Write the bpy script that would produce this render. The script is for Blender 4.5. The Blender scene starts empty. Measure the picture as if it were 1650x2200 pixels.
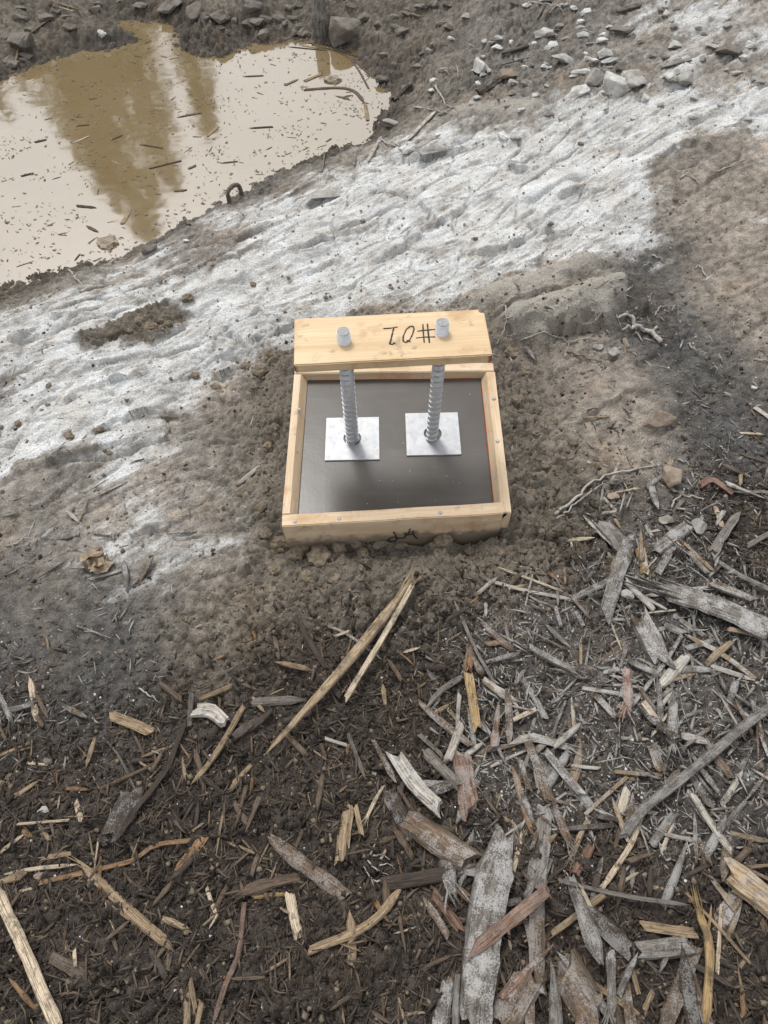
import bpy, bmesh, math, random
import numpy as np
from mathutils import Vector, Matrix, noise as mnoise
random.seed(7); rng = np.random.default_rng(7)
SC = bpy.context.scene; COL = SC.collection

# ------------------------------------------------------------------ camera
F = 1523.7                                    # focal length in photo pixels (1650 x 2200)
CAM = np.array([-0.004, -1.2166, 1.5946]); YAW, PIT, ROL = 0.0187, -1.0082, -0.026
def cam_axes():
    cy, sy, cp, sp = math.cos(YAW), math.sin(YAW), math.cos(PIT), math.sin(PIT)
    f = np.array([-sy*cp, cy*cp, sp]); r = np.array([cy, sy, 0.]); u = np.cross(r, f)
    c, s = math.cos(ROL), math.sin(ROL)
    return c*r + s*u, -s*r + c*u, f
CR, CU, CF = cam_axes()
cd = bpy.data.cameras.new('camera'); cam = bpy.data.objects.new('camera', cd); COL.objects.link(cam)
cd.sensor_fit = 'VERTICAL'; cd.sensor_height = 36; cd.lens = F/2200*36; cd.clip_start = .05; cd.clip_end = 500
cam.matrix_world = Matrix([[CR[i], CU[i], -CF[i], CAM[i]] for i in range(3)] + [[0, 0, 0, 1]])
SC.camera = cam

# ------------------------------------------------------------------ sky, sun, exposure
SUN_EL, SUN_AZ = 58, -25                       # elevation, azimuth from +y towards +x
w = bpy.data.worlds.new('World'); SC.world = w; w.use_nodes = True; nt = w.node_tree
sky = nt.nodes.new('ShaderNodeTexSky'); sky.sky_type = 'NISHITA'; sky.sun_disc = False
sky.sun_elevation = math.radians(SUN_EL); sky.sun_rotation = math.radians(SUN_AZ); sky.dust_density = 5; sky.air_density = 1.0
hs = nt.nodes.new('ShaderNodeHueSaturation'); hs.inputs['Saturation'].default_value = .22
bg = nt.nodes['Background']; bg.inputs['Strength'].default_value = .13
mx = nt.nodes.new('ShaderNodeMix'); mx.data_type = 'RGBA'; mx.inputs[0].default_value = .6; mx.inputs[7].default_value = (6.6, 6.75, 7.0, 1)   # cloud cover
nt.links.new(sky.outputs[0], hs.inputs['Color']); nt.links.new(hs.outputs[0], mx.inputs[6]); nt.links.new(mx.outputs[2], bg.inputs['Color'])
sl = bpy.data.lights.new('sun', 'SUN'); sun = bpy.data.objects.new('sun', sl); COL.objects.link(sun)
sl.energy = 1.5; sl.angle = math.radians(14); sl.color = (1, .975, .945)
a, e = math.radians(SUN_AZ), math.radians(SUN_EL)
sun.rotation_euler = Vector((math.sin(a)*math.cos(e), math.cos(a)*math.cos(e), math.sin(e))).to_track_quat('Z', 'Y').to_euler()
SC.view_settings.view_transform = 'Standard'; SC.view_settings.look = 'None'; SC.view_settings.gamma = 1
SC.view_settings.exposure = 0.80
SC.cycles.max_bounces = 6

# ------------------------------------------------------------------ photo pixel <-> place
def ray(px, py):
    d = CF + CR*((px-825)/F) + CU*((1100-py)/F); return d/np.linalg.norm(d)
def on_plane(px, py, z):
    d = ray(px, py); return CAM + d*((z-CAM[2])/d[2])
def project(p):
    v = np.asarray(p)-CAM; z = v@CF; return 825+F*(v@CR)/z, 1100-F*(v@CU)/z

# ------------------------------------------------------------------ numpy noise
def _h(ix, iy, s):
    h = (ix.astype(np.int64)*374761393 + iy.astype(np.int64)*668265263 + s*974711) & 0xffffffff
    h = ((h ^ (h >> 13))*1274126177) & 0xffffffff
    return (h ^ (h >> 16)) & 0xffffffff
def perlin(x, y, s=0):
    ix, iy = np.floor(x), np.floor(y); fx, fy = x-ix, y-iy
    def g(dx, dy):
        a_ = _h(ix+dx, iy+dy, s)*(2*np.pi/4294967296.)
        return np.cos(a_)*(fx-dx)+np.sin(a_)*(fy-dy)
    u, v = fx*fx*fx*(fx*(fx*6-15)+10), fy*fy*fy*(fy*(fy*6-15)+10)
    a0 = g(0, 0)*(1-u)+g(1, 0)*u; a1 = g(0, 1)*(1-u)+g(1, 1)*u
    return (a0*(1-v)+a1*v)*1.5
def fbm(x, y, s=0, o=4, gain=.5):
    r = 0; am = 1; t = 0
    for i in range(o):
        r = r+am*perlin(x*2**i+i*7.3, y*2**i-i*3.1, s+i); t += am; am *= gain
    return r/t
def cell(x, y, s=0):
    """F1, F2 and a random value of the nearest cell"""
    ix, iy = np.floor(x), np.floor(y); f1 = np.full(x.shape, 9.); f2 = f1.copy(); idv = np.zeros(x.shape)
    for dx in (-1, 0, 1):
        for dy in (-1, 0, 1):
            h = _h(ix+dx, iy+dy, s)
            jx, jy = (h & 0xffff)/65536., (h >> 16)/65536.
            d = (ix+dx+jx-x)**2+(iy+dy+jy-y)**2
            nw = d < f1; f2 = np.where(nw, f1, np.minimum(f2, d)); idv = np.where(nw, (h % 1013)/1013., idv); f1 = np.where(nw, d, f1)
    return np.sqrt(f1), np.sqrt(f2), idv
def sstep(a_, b_, x):
    t = np.clip((x-a_)/(b_-a_), 0, 1); return t*t*(3-2*t)

# ------------------------------------------------------------------ ground heights
WATER = -0.30
def axis(lo, hi, d0, d1, far, c0, c1):
    """fine spacing d0 between c0 and c1, easing to d1 at lo/hi, then growing out to +-far"""
    def side(start, end, sgn):
        out = []; p = start; d = d0
        while (p-end)*sgn < 0:
            t = abs(p-start)/max(abs(end-start), 1e-6); d = d0+(d1-d0)*t; p += sgn*d; out.append(p)
        while abs(p) < far:
            d *= 1.22; p += sgn*d; out.append(p)
        return out
    mid = list(np.arange(c0, c1, d0))
    return np.array(side(c0, lo, -1)[::-1]+mid+side(mid[-1], hi, 1))
XS = axis(-2.5, 2.5, .0046, .0095, 70, -.95, 1.0)
YS = axis(-1.5, 3.9, .0046, .0095, 70, -1.4, .55)
GX, GY = np.meshgrid(XS, YS)                       # [iy, ix]

SHORE = [(0,642),(130,592),(270,562),(330,522),(400,482),(450,452),(540,425),(600,377),(700,342),(800,312),(832,272),(850,235),(842,190),
 (800,150),(760,108),(700,88),(640,82),(530,86),(520,97),(490,112),(440,110),(395,92),(402,46),(330,37),(240,38),(236,58),(285,74),(288,86),(220,102),(120,117),(60,137),(0,168)]
PW = [on_plane(x, y, WATER)[:2] for x, y in SHORE]
l0, l1 = PW[0], PW[-1]
PW = np.array(PW+[l1+np.array([-.9, -.25]), l0+np.array([-1.0, .25])])
def poly_sd(x, y, P):
    d = np.full(x.shape, 1e9); ins = np.zeros(x.shape, bool)
    for i in range(len(P)):
        a_, b_ = P[i], P[(i+1) % len(P)]; e_ = b_-a_
        t = np.clip(((x-a_[0])*e_[0]+(y-a_[1])*e_[1])/(e_@e_), 0, 1)
        d = np.minimum(d, (x-a_[0]-t*e_[0])**2+(y-a_[1]-t*e_[1])**2)
        c = ((a_[1] > y) != (b_[1] > y)) & (x < (b_[0]-a_[0])*(y-a_[1])/(b_[1]-a_[1]+1e-12)+a_[0]); ins ^= c
    d = np.sqrt(d); return np.where(ins, -d, d)
CX = np.linspace(-3.4, 3.4, 240); CY = np.linspace(-2.0, 5.2, 250); CGX, CGY = np.meshgrid(CX, CY)
def bil(A, ax, ay, x, y):
    x = np.clip(x, ax[0], ax[-1]-1e-6); y = np.clip(y, ay[0], ay[-1]-1e-6)
    i = np.clip(np.searchsorted(ax, x, 'right')-1, 0, len(ax)-2); j = np.clip(np.searchsorted(ay, y, 'right')-1, 0, len(ay)-2)
    u = (x-ax[i])/(ax[i+1]-ax[i]); v = (y-ay[j])/(ay[j+1]-ay[j])
    if A.ndim == 3: u, v = u[..., None], v[..., None]
    return (A[j, i]*(1-u)+A[j, i+1]*u)*(1-v)+(A[j+1, i]*(1-u)+A[j+1, i+1]*u)*v
SDc = poly_sd(CGX, CGY, PW)
def base_h(x, y):
    """big shape of the land: level round the box, falling to the puddle, banks behind"""
    sd = bil(SDc, CX, CY, x, y)
    h = -.035+.03*np.tanh((x-.3)*.9)-.05*sstep(.2, 1.6, y)*sstep(.9, -.6, x)
    h = h+.10*sstep(.6, 2.2, y)*sstep(.3, 1.6, x)+.05*sstep(-.55, -1.3, y)+.04*sstep(.35, .9, x)*sstep(.1, -.7, y)
    far = sstep(2.0, 3.2, y+.25*x)
    h = h+far*.24*sstep(.2, 2.6, y-1.6+.3*x)
    L = .38+.34*far
    out = WATER+(h-WATER)*(1-np.exp(-np.maximum(sd, 0)/L))+.012*np.minimum(sd, .3)
    return np.where(sd > 0, out, WATER+np.maximum(sd*.35, -.12))
BH = base_h(GX, GY)
class HF: pass
hf = HF(); hf.Z = BH
def H(x, y): return float(bil(hf.Z, XS, YS, np.array([x]), np.array([y]))[0])
TT = np.concatenate([np.arange(.9, 3.2, .006), np.arange(3.2, 12, .012)])
def P(px, py):
    """the ground point seen at a photo pixel"""
    d = ray(px, py); q = CAM+d*TT[:, None]; below = q[:, 2] < bil(hf.Z, XS, YS, q[:, 0], q[:, 1])
    i = int(np.argmax(below)) if below.any() else len(TT)-1
    return q[i]
def dist_px(p): return float((np.asarray(p)-CAM)@CF)/F       # metres per photo pixel at p

# ------------------------------------------------------------------ soil survey: what lies where (75 px cells read off the photo)
ZMAP = """
mmmmmmmmmmmmmnnnnngggw
mmmmmmmmmmmmmnnnnngwgg
mmmmmmmmmmmmmnnnnnnggw
mmmmmmmmmmmmgnggwwWWWW
mmmmmmmmmmggwWWWWWWwtt
mmmmmmmggwWWWWWWWWwttt
mmmmmgggWWWWWWWWWWWktt
mmmgggwwWWWWWWWwtkkktt
mggwwwWWWwwwwwtttkkktt
wwWWWWWWwwbbbbtttkkkkt
gWWWWWwbbbbbbbbbgtkkkt
kWWWWgtbbbbbbbbbtttkkk
WWWwwggbbbbbbbbbtttkkk
wwgwgggbbbbbbbbbbttkkk
gggggggbbbbbbbbbbbkadd
ggggwwwbbbbbbbbbdaaadd
ktkggwgbbbbbbbbbdaaaad
ktkkkbbbbbbbbdaaaaaaaa
kkkkbbbbdddddaaaaaaaaa
kkkkkbbdddddddaaaaaaaa
dkkkddddddddddaaaaaaaa
dddddddddddddaaaaaaaaa
dddddddddddddadaaadaaa
ddddddddddddddadadaaaa
dddddddddddddddddddadd
dddddddddddddddddddddd
dddddddddddddddddddddd
dddddddddddddddddddddd
dddddddddddddddddddddd
dddddddddddddddddddddd
""".split()
# rgb, frost, clods, streaked rock, litter
ZV = dict(n=(.145,.131,.114, .14,.85,.2,.05), m=(.120,.103,.083, .02,.9,.1,.1), g=(.185,.168,.147, .30,.25,.55,.05), w=(.23,.205,.175, .60,.1,.85,0), W=(.25,.225,.195, .98,.0,1,0),
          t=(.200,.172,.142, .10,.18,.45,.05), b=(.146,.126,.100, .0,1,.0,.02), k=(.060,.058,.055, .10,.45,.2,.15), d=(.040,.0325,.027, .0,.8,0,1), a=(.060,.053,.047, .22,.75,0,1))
pts, val, sig = [], [], []
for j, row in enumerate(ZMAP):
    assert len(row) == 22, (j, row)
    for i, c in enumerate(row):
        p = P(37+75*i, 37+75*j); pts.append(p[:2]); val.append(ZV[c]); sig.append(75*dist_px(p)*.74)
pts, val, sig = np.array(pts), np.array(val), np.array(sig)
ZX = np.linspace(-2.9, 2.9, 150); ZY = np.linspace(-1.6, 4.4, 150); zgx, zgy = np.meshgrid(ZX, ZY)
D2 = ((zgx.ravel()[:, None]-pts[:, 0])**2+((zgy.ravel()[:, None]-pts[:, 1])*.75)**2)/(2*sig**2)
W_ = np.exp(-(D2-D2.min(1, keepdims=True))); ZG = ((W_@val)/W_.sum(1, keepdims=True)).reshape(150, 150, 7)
del D2, W_
wx = .035*fbm(GX*9, GY*9, 11, 4)+.06*perlin(GX*2.5, GY*2.5, 12); wy = .035*fbm(GX*9, GY*9, 21, 4)+.06*perlin(GX*2.5, GY*2.5, 22)
boxd = np.maximum(np.abs(GX-.01)-.30, np.abs(GY-.012)-.285)           # distance from the formwork's outside
Z7 = bil(ZG, ZX, ZY, GX+wx, GY+wy)
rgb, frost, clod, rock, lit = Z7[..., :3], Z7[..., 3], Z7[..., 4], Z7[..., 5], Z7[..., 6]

# strike of the rock: the streaks run up to the right in the photo
p1, p2 = P(250, 900), P(1250, 420); sdir = (p2-p1)[:2]; sdir /= np.linalg.norm(sdir)
U = GX*sdir[0]+GY*sdir[1]; V = -GX*sdir[1]+GY*sdir[0]
Vw = V+.05*fbm(U*2.2, V*4, 31, 3)
r1 = fbm(U*1.2, Vw*9, 32, 5, .5); r2 = 1-np.abs(fbm(U*1.7, Vw*15, 36, 4, .5))*2.2; r3 = fbm(U*7, Vw*48, 40, 3)
saw = np.mod(Vw*9.5+1.2*fbm(U*1.4, V*3, 44, 3), 1); saw = np.where(saw < .86, saw/.86, (1-saw)/.14)
bl1, bl2, blid = cell(U*4+.5*perlin(U*6, V*6, 51), Vw*9, 50)
stepb = (blid-.5)*sstep(.02, .2, bl2-bl1)
ff1, ff2, fid = cell(U*11+.4*perlin(U*15, V*15, 53), Vw*25, 54)
crack = sstep(.07, .0, bl2-bl1)
dz = rock*(-.014*crack+.017*r1+.011*r2+.017*saw*(.5+sstep(-.2, .3, perlin(GX*2.4, GY*2.4, 219)))+.0085*r3+.034*stepb+.006*fbm(GX*34, GY*34, 47, 4, .65)+.009*(fid-.5)*sstep(.0, .12, ff2-ff1)-.005*sstep(.08, .0, ff2-ff1))
def clods(sc, s):
    f1, f2, idv = cell(GX*sc+.35*perlin(GX*sc*1.7, GY*sc*1.7, s+5), GY*sc+.35*perlin(GX*sc*1.7+9, GY*sc*1.7, s+6), s)
    return np.sqrt(np.maximum(0, 1-(f1/.75)**2))*(.25+.75*idv)*sstep(0, .18, f2-f1)
c1, c2, c3 = clods(17, 60), clods(38, 70), clods(85, 80)
big = sstep(-.1, .35, perlin(GX*3.3, GY*3.3, 66))
cz = .026*c1*big+.018*c2*(.4+.6*sstep(-.3, .3, perlin(GX*6, GY*6, 67)))+.0095*c3+.014*fbm(GX*7, GY*7, 90, 4)+.012*fbm(GX*40, GY*40, 95, 3, .7)
dz = dz+clod*cz
sd = bil(SDc, CX, CY, GX, GY)
farbank = sstep(1.9, 2.8, GY+.35*GX)*sstep(-.05, .12, sd)
f1, f2, idb = cell(GX*5.2+.3*perlin(GX*9, GY*9, 3), GY*5.2+.3*perlin(GX*9, GY*9, 4), 97)
dz = dz+farbank*clod*(.05*np.sqrt(np.maximum(0, 1-(f1/.7)**2))*idb+.03*fbm(GX*4, GY*4, 98, 3))
dz = dz+.018*fbm(GX*2.2, GY*2.2, 99, 3)

# shapes one can name on the outcrop: smooth bulges (px line, width px, height m)
def seg_dist(pxs, pad=.45):
    q = np.array([P(*p)[:2] for p in pxs])
    ix = slice(*np.searchsorted(XS, [q[:, 0].min()-pad, q[:, 0].max()+pad])); iy = slice(*np.searchsorted(YS, [q[:, 1].min()-pad, q[:, 1].max()+pad])); w_ = (iy, ix)
    gx, gy = GX[w_], GY[w_]; d = np.full(gx.shape, 9.); side = np.zeros(gx.shape); tt = np.zeros(gx.shape); n = len(q)-1
    for i in range(n):
        e_ = q[i+1]-q[i]; rx, ry = gx-q[i][0], gy-q[i][1]; t = np.clip((rx*e_[0]+ry*e_[1])/(e_@e_), 0, 1)
        dd = np.hypot(rx-t*e_[0], ry-t*e_[1]); cr = np.sign(e_[0]*ry-e_[1]*rx); nw = dd < d
        side = np.where(nw, cr, side); tt = np.where(nw, (i+t)/n, tt); d = np.where(nw, dd, d)
    return w_, d, side, tt
smooth = np.zeros(GX.shape); jag = perlin(GX*14, GY*14, 8); jag2 = perlin(GX*30, GY*30, 5)
for pxs, wd, hh in [([(1110,715),(1200,690),(1310,655)], 95, .105), ([(1050,665),(1150,635),(1250,590)], 70, .08), ([(1300,860),(1420,838)], 110, .03),
                    ([(1395,905),(1430,885)], 50, .035), ([(110,935),(240,900),(340,870)], 62, .035), ([(60,1010),(180,975),(300,930)], 60, .03),
                    ([(160,880),(250,845),(335,822)], 40, .03), ([(1120,440),(1240,400),(1330,372)], 60, .03), ([(880,470),(960,420),(1060,390)], 70, .03),
                    ([(650,440),(720,410)], 40, .022), ([(430,640),(520,600),(620,560)], 60, .03), ([(285,702),(345,690)], 50, .022), ([(200,725),(270,712)], 22, .012),
                    ([(1340,385),(1450,350),(1560,310)], 70, .04), ([(1250,470),(1380,420)], 50, .025), ([(1000,250),(1130,240)], 60, .04)]:
    w_, d, s_, t_ = seg_dist(pxs); wm = wd*dist_px(P(*pxs[0]))
    b = np.clip(1-d*(1+.35*jag[w_])/wm, 0, 1); b = b*b*(3-2*b); dz[w_] = dz[w_]*(1-.5*b)+hh*b; smooth[w_] = np.maximum(smooth[w_], b)
for pxs, hh in [([(138,902),(177,875),(236,853),(331,822)], .03), ([(189,969),(252,938),(339,906),(394,902)], .03), ([(0,1052),(157,1005),(276,965)], .022),
                ([(256,1178),(339,1150),(413,1115)], .025), ([(825,362),(950,337),(1005,330)], .035), ([(895,455),(937,493)], .02), ([(1075,358),(1096,383),(1135,372)], .03),
                ([(825,562),(925,502),(1035,442)], .022), ([(1000,562),(1075,547),(1175,507),(1202,487)], .03), ([(1190,442),(1252,430)], .03), ([(1075,735),(1200,732),(1310,725)], .03), ([(1050,705),(1130,690),(1225,650)], .03),
                ([(1395,372),(1455,342),(1530,345)], .022), ([(430,790),(470,818),(505,800)], .03), ([(610,560),(690,520),(790,500)], .018), ([(40,745),(120,700),(200,690)], .02),
                ([(1400,760),(1500,790),(1560,830)], .012), ([(1180,780),(1300,775),(1400,800)], .012), ([(1250,905),(1330,870),(1400,855)], .015), ([(520,760),(560,740),(640,700)], .025)]:
    w_, d, s_, t_ = seg_dist(pxs); env = np.sin(np.pi*np.clip(t_, .02, .98))**.5*(.6+.6*sstep(-.3, .3, jag[w_]))
    d = d+.012*jag2[w_]+.018*jag[w_]
    dz[w_] += env*np.where(s_ > 0, hh*np.exp(-np.maximum(d, 0)/.11)*sstep(0, .009, d), -.35*hh*np.exp(-np.maximum(d, 0)/.02))
# soil heaped against the boards, higher at the back and lower in front
mound = np.exp(-np.maximum(boxd, 0)/.07)
front = sstep(-.15, -.30, GY)
Z = BH+dz
Z = Z*(1-mound)+mound*((-.012-.088*front+.034*np.tanh(2.5*fbm(GX*8, GY*8, 7, 3))*front)+cz*1.25)
Z = Z-.03*np.exp(-((boxd-.16)/.10)**2)*sstep(.35, .2, np.abs(GY))*0.8
inside = sstep(-.012, -.020, boxd); Z = np.where(boxd < .03, np.minimum(Z, .006), Z); Z = Z*(1-inside)-.16*inside
# keep the far plain smooth
farfield = sstep(3.5, 7, np.maximum(np.abs(GX), np.abs(GY-1)+.5)); Z = Z*(1-farfield)+(.25+.25*fbm(GX*.12, GY*.12, 77, 3))*farfield
edge = sstep(.16, .0, np.abs(sd)); Z = Z+edge*(.026*fbm(GX*13, GY*13, 171, 4, .6)+.004*c2); under = sd < -.07
Z = np.where(under, np.minimum(Z, WATER-.02), Z)
hf.Z = Z

# ------------------------------------------------------------------ ground colour: soils, frost, dirt patches
fn = fbm(U*2.2, Vw*20, 101, 5, .58); fd = fbm(GX*16, GY*16, 105, 5, .62); fg = perlin(GX*150, GY*150, 109)
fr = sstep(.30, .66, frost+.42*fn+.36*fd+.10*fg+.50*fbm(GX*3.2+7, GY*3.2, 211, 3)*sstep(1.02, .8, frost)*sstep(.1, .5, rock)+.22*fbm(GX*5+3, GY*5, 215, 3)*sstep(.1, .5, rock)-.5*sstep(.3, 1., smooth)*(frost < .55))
fr = fr*(.55+.45*sstep(-.4, .5, fbm(GX*8, GY*8, 115, 4)))
light = fbm(GX*3.5, GY*3.5, 120, 4)
dirt = sstep(.12, .34, fbm(U*5, V*16, 125, 5, .6))*sstep(.3, .7, rock)
col = rgb*(1+.55*light[..., None])
tan = sstep(.1, .5, fbm(GX*4.2+4, GY*4.2, 131, 3))[..., None]
col = col*(1-.5*tan)+col*np.array([1.15, 1.0, .84])*.5*tan*1.05
col = col*(.66+.68*sstep(-.5, .5, fbm(GX*30, GY*30, 133, 4, .6)))[..., None]
fr = fr*(1-.72*dirt)
white = np.array([.50, .505, .495])*(1-.12*perlin(GX*25, GY*25, 140)[..., None])
col = col*(1-fr[..., None])+white*fr[..., None]
# fresh trodden soil round the box and the clods thrown on the rock
fresh = np.exp(-np.maximum(boxd+.03*fd, 0)/.09)
pile = np.zeros(GX.shape)
for pxs, r0_, r1_ in (([(285,702),(345,690)], .11, .07), ([(195,727),(280,708)], .06, .03)):
    w_, d, s_, t_ = seg_dist(pxs); pile[w_] = np.maximum(pile[w_], sstep(r0_, r1_, d*(1+.6*fd[w_])))
fresh = np.maximum(np.clip(fresh*1.2, 0, 1), pile)[..., None]
col = col*(1-fresh)+np.array([.146, .125, .099])*(.85+.3*fd[..., None])*fresh
Z = Z+pile*(.012*c2+.012*c3+.006)
hf.Z = Z
wet = sstep(.12, .02, sd+.06*fd)
col = col*(1-.36*wet[..., None])
col = np.where(under[..., None], np.array([.25, .19, .11]), col)
bare = (.8*sstep(.2, .8, smooth)*sstep(.6, .3, frost)*(clod < .6)*(GX < .75)*(GY > .3))[..., None]; col = col*(1-bare)+bare*np.array([.26, .24, .208])*(1+.25*fd[..., None])
col = np.clip(col, .004, .8)
grain = np.clip(.12+.15*frost+.35*((lit > .4)*(frost > .08)), 0, 1)

def grid_mesh(name, X, Y, Z_):
    ny, nx = X.shape; me = bpy.data.meshes.new(name); n = nx*ny; nf = (nx-1)*(ny-1)
    me.vertices.add(n); me.vertices.foreach_set('co', np.stack([X, Y, Z_], -1).astype(np.float32).ravel())
    i = (np.arange(ny-1)[:, None]*nx+np.arange(nx-1)).ravel(); q = np.stack([i, i+1, i+nx+1, i+nx], -1).astype(np.int32)
    me.loops.add(nf*4); me.loops.foreach_set('vertex_index', q.ravel()); me.polygons.add(nf)
    me.polygons.foreach_set('loop_start', np.arange(0, nf*4, 4, dtype=np.int32)); me.polygons.foreach_set('use_smooth', np.ones(nf, bool))
    me.update(calc_edges=True); return me

# ------------------------------------------------------------------ material helpers
class NT:
    def __init__(s, name):
        s.m = bpy.data.materials.new(name); s.m.use_nodes = True; s.t = s.m.node_tree; s.b = s.t.nodes['Principled BSDF']
    def n(s, typ, **kw):
        nd = s.t.nodes.new('ShaderNode'+typ)
        for k, v in kw.items():
            if k.startswith('_'): setattr(nd, k[1:], v)
            else: s.put(nd.inputs[int(k[1:]) if k[0] == 'i' and k[1:].isdigit() else k.replace('__', ' ')], v)
        return nd
    def put(s, sock, v):
        if isinstance(v, bpy.types.NodeSocket): s.t.links.new(v, sock)
        elif isinstance(v, bpy.types.Node): s.t.links.new(v.outputs[0], sock)
        else: sock.default_value = v
    def set(s, **kw):
        for k, v in kw.items(): s.put(s.b.inputs[k.replace('__', ' ')], v)
        return s
    def math(s, op, a_, b_=0., c=None):
        nd = s.n('Math', _operation=op, i0=a_, i1=b_)
        if c is not None: s.put(nd.inputs[2], c)
        return nd.outputs[0]
    def mix(s, f, a_, b_, mode='MIX'):
        nd = s.t.nodes.new('ShaderNodeMix'); nd.data_type = 'RGBA'; nd.blend_type = mode
        for k, v in ((0, f), (6, a_), (7, b_)): s.put(nd.inputs[k], (*v, 1) if isinstance(v, tuple) and len(v) == 3 else v)
        return nd.outputs[2]
    def ramp(s, x, a_, b_):
        nd = s.n('MapRange', i0=x, i1=a_, i2=b_); nd.interpolation_type = 'SMOOTHSTEP'; return nd.outputs[0]
    def noise(s, vec, scale, detail=4, rough=.55):
        return s.n('TexNoise', Vector=vec, Scale=scale, Detail=detail, Roughness=rough).outputs[0]
    def bump(s, h, strength=.5, dist=.01, prev=None):
        nd = s.n('Bump', Strength=strength, Distance=dist, Height=h)
        if prev is not None: s.put(nd.inputs['Normal'], prev)
        return nd.outputs[0]

def ground_mat():
    k = NT('soil_and_frost'); at = k.n('Attribute', _attribute_name='alb'); ag = k.n('Attribute', _attribute_name='grain')
    pos = k.n('NewGeometry').outputs['Position']
    fine = k.noise(pos, 220, 3, .7); mid = k.noise(pos, 60, 4, .6)
    c = k.mix(1., at.outputs['Color'], k.n('CombineColor', i0=k.ramp(fine, .2, .8), i1=k.ramp(fine, .2, .8), i2=k.ramp(fine, .2, .8)).outputs[0], 'MULTIPLY')
    c = k.mix(.40, at.outputs['Color'], k.mix(1., c, (1.75, 1.75, 1.75), 'MULTIPLY'))
    vo = k.n('TexVoronoi', Vector=pos, Scale=140.); sp = k.math('LESS_THAN', vo.outputs['Distance'], .22)
    keep = k.math('GREATER_THAN', k.n('SeparateColor', i0=vo.outputs['Color']).outputs[0], .72)
    sp = k.math('MULTIPLY', k.math('MULTIPLY', sp, keep), ag.outputs['Fac'])
    c = k.mix(sp, c, (.55, .55, .54))
    b = k.bump(mid, .8, .009); b = k.bump(k.noise(pos, 120, 3, .65), .7, .004, b); b = k.bump(fine, .6, .003, b)
    k.set(Base__Color=c, Roughness=.92, Normal=b); k.b.inputs['Specular IOR Level'].default_value = .2
    return k.m
def water_mat():
    k = NT('muddy_water'); pos = k.n('NewGeometry').outputs['Position']
    n1 = k.noise(pos, 2.2, 4, .6); c = k.mix(k.ramp(n1, .3, .7), (.140, .102, .050), (.160, .119, .064))
    sc = k.noise(pos, 22, 5, .7); c = k.mix(k.math('MULTIPLY', k.ramp(sc, .56, .70), .5), c, (.12, .095, .065))
    wv = k.noise(k.n('Mapping', Vector=pos, Scale=(1, 1, 1)), 7, 2, .5)
    k.set(Base__Color=c, Roughness=.06, IOR=2.6, Normal=k.bump(wv, .05, .02)); return k.m
def pine_mat(name, tint=(1, 1, 1), paint=None):
    """sawn pine, grain along the object's x; paint is None, 'red' for plank ends or 'orange' for form inside"""
    k = NT(name); o = k.n('TexCoord').outputs['Object']; rnd = k.n('ObjectInfo').outputs['Random']
    off = k.n('VectorMath', _operation='ADD', i0=o, i1=k.n('CombineXYZ', i0=k.math('MULTIPLY', rnd, 31.), i1=k.math('MULTIPLY', rnd, 17.), i2=0.)).outputs[0]
    g1 = k.noise(k.n('Mapping', Vector=off, Scale=(2.2, 38, 38)), 1., 5, .65)
    warp = k.noise(off, 5, 2); rings = k.n('TexWave', Vector=k.n('Mapping', Vector=k.n('VectorMath', _operation='ADD', i0=off, i1=k.n('CombineXYZ', i0=0., i1=k.math('MULTIPLY', warp, .06), i2=0.)).outputs[0], Scale=(.4, 22, 10)), Scale=1.6, Distortion=3., Detail=3.); rings.bands_direction = 'Y'
    c = k.mix(k.ramp(g1, .25, .75), (.375*tint[0], .270*tint[1], .155*tint[2]), (.515*tint[0], .402*tint[1], .262*tint[2]))
    c = k.mix(k.math('MULTIPLY', rings.outputs['Fac'], .22), c, (.40*tint[0], .23*tint[1], .09*tint[2]))
    st = k.noise(off, 9, 5, .65); c = k.mix(k.math('MULTIPLY', k.ramp(st, .52, .72), .6), c, (.27, .15, .06))
    d2 = k.noise(off, 26, 5, .7); c = k.mix(k.math('MULTIPLY', k.ramp(d2, .57, .72), .65), c, (.13, .10, .07))
    vo = k.n('TexVoronoi', Vector=k.n('Mapping', Vector=off, Scale=(7, 9, 9)), Scale=1.); kn = k.ramp(vo.outputs['Distance'], .17, .05)
    c = k.mix(k.math('MULTIPLY', kn, .55), c, (.27, .13, .05))
    s = k.n('SeparateXYZ', i0=o)
    if paint != 'red':
        m = k.math('MULTIPLY', k.ramp(k.math('ADD', s.outputs[2], k.math('MULTIPLY', d2, -.11)), -.035, -.065), .8); c = k.mix(m, c, (.13, .105, .08))
    if paint == 'red':
        e_ = k.math('ADD', k.math('ABSOLUTE', s.outputs[0]), k.math('MULTIPLY', d2, .03))
        m = k.math('MULTIPLY', k.ramp(e_, .236, .244), k.math('LESS_THAN', s.outputs[2], .0105)); c = k.mix(k.math('MULTIPLY', m, .85), c, (.13, .03, .02))
    if paint == 'orange':
        m = k.math('MULTIPLY', k.ramp(k.math('ADD', s.outputs[2], k.math('MULTIPLY', d2, .014)), .0615, .0575), k.math('MULTIPLY', k.math('MULTIPLY', k.math('GREATER_THAN', k.math('ABSOLUTE', s.outputs[1]), .004), k.math('LESS_THAN', k.math('ABSOLUTE', s.outputs[0]), .235)), .8)); c = k.mix(m, c, (.75, .17, .05))
    k.set(Base__Color=c, Roughness=.68, Normal=k.bump(g1, .35, .002)); k.b.inputs['Specular IOR Level'].default_value = .3
    return k.m
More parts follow.
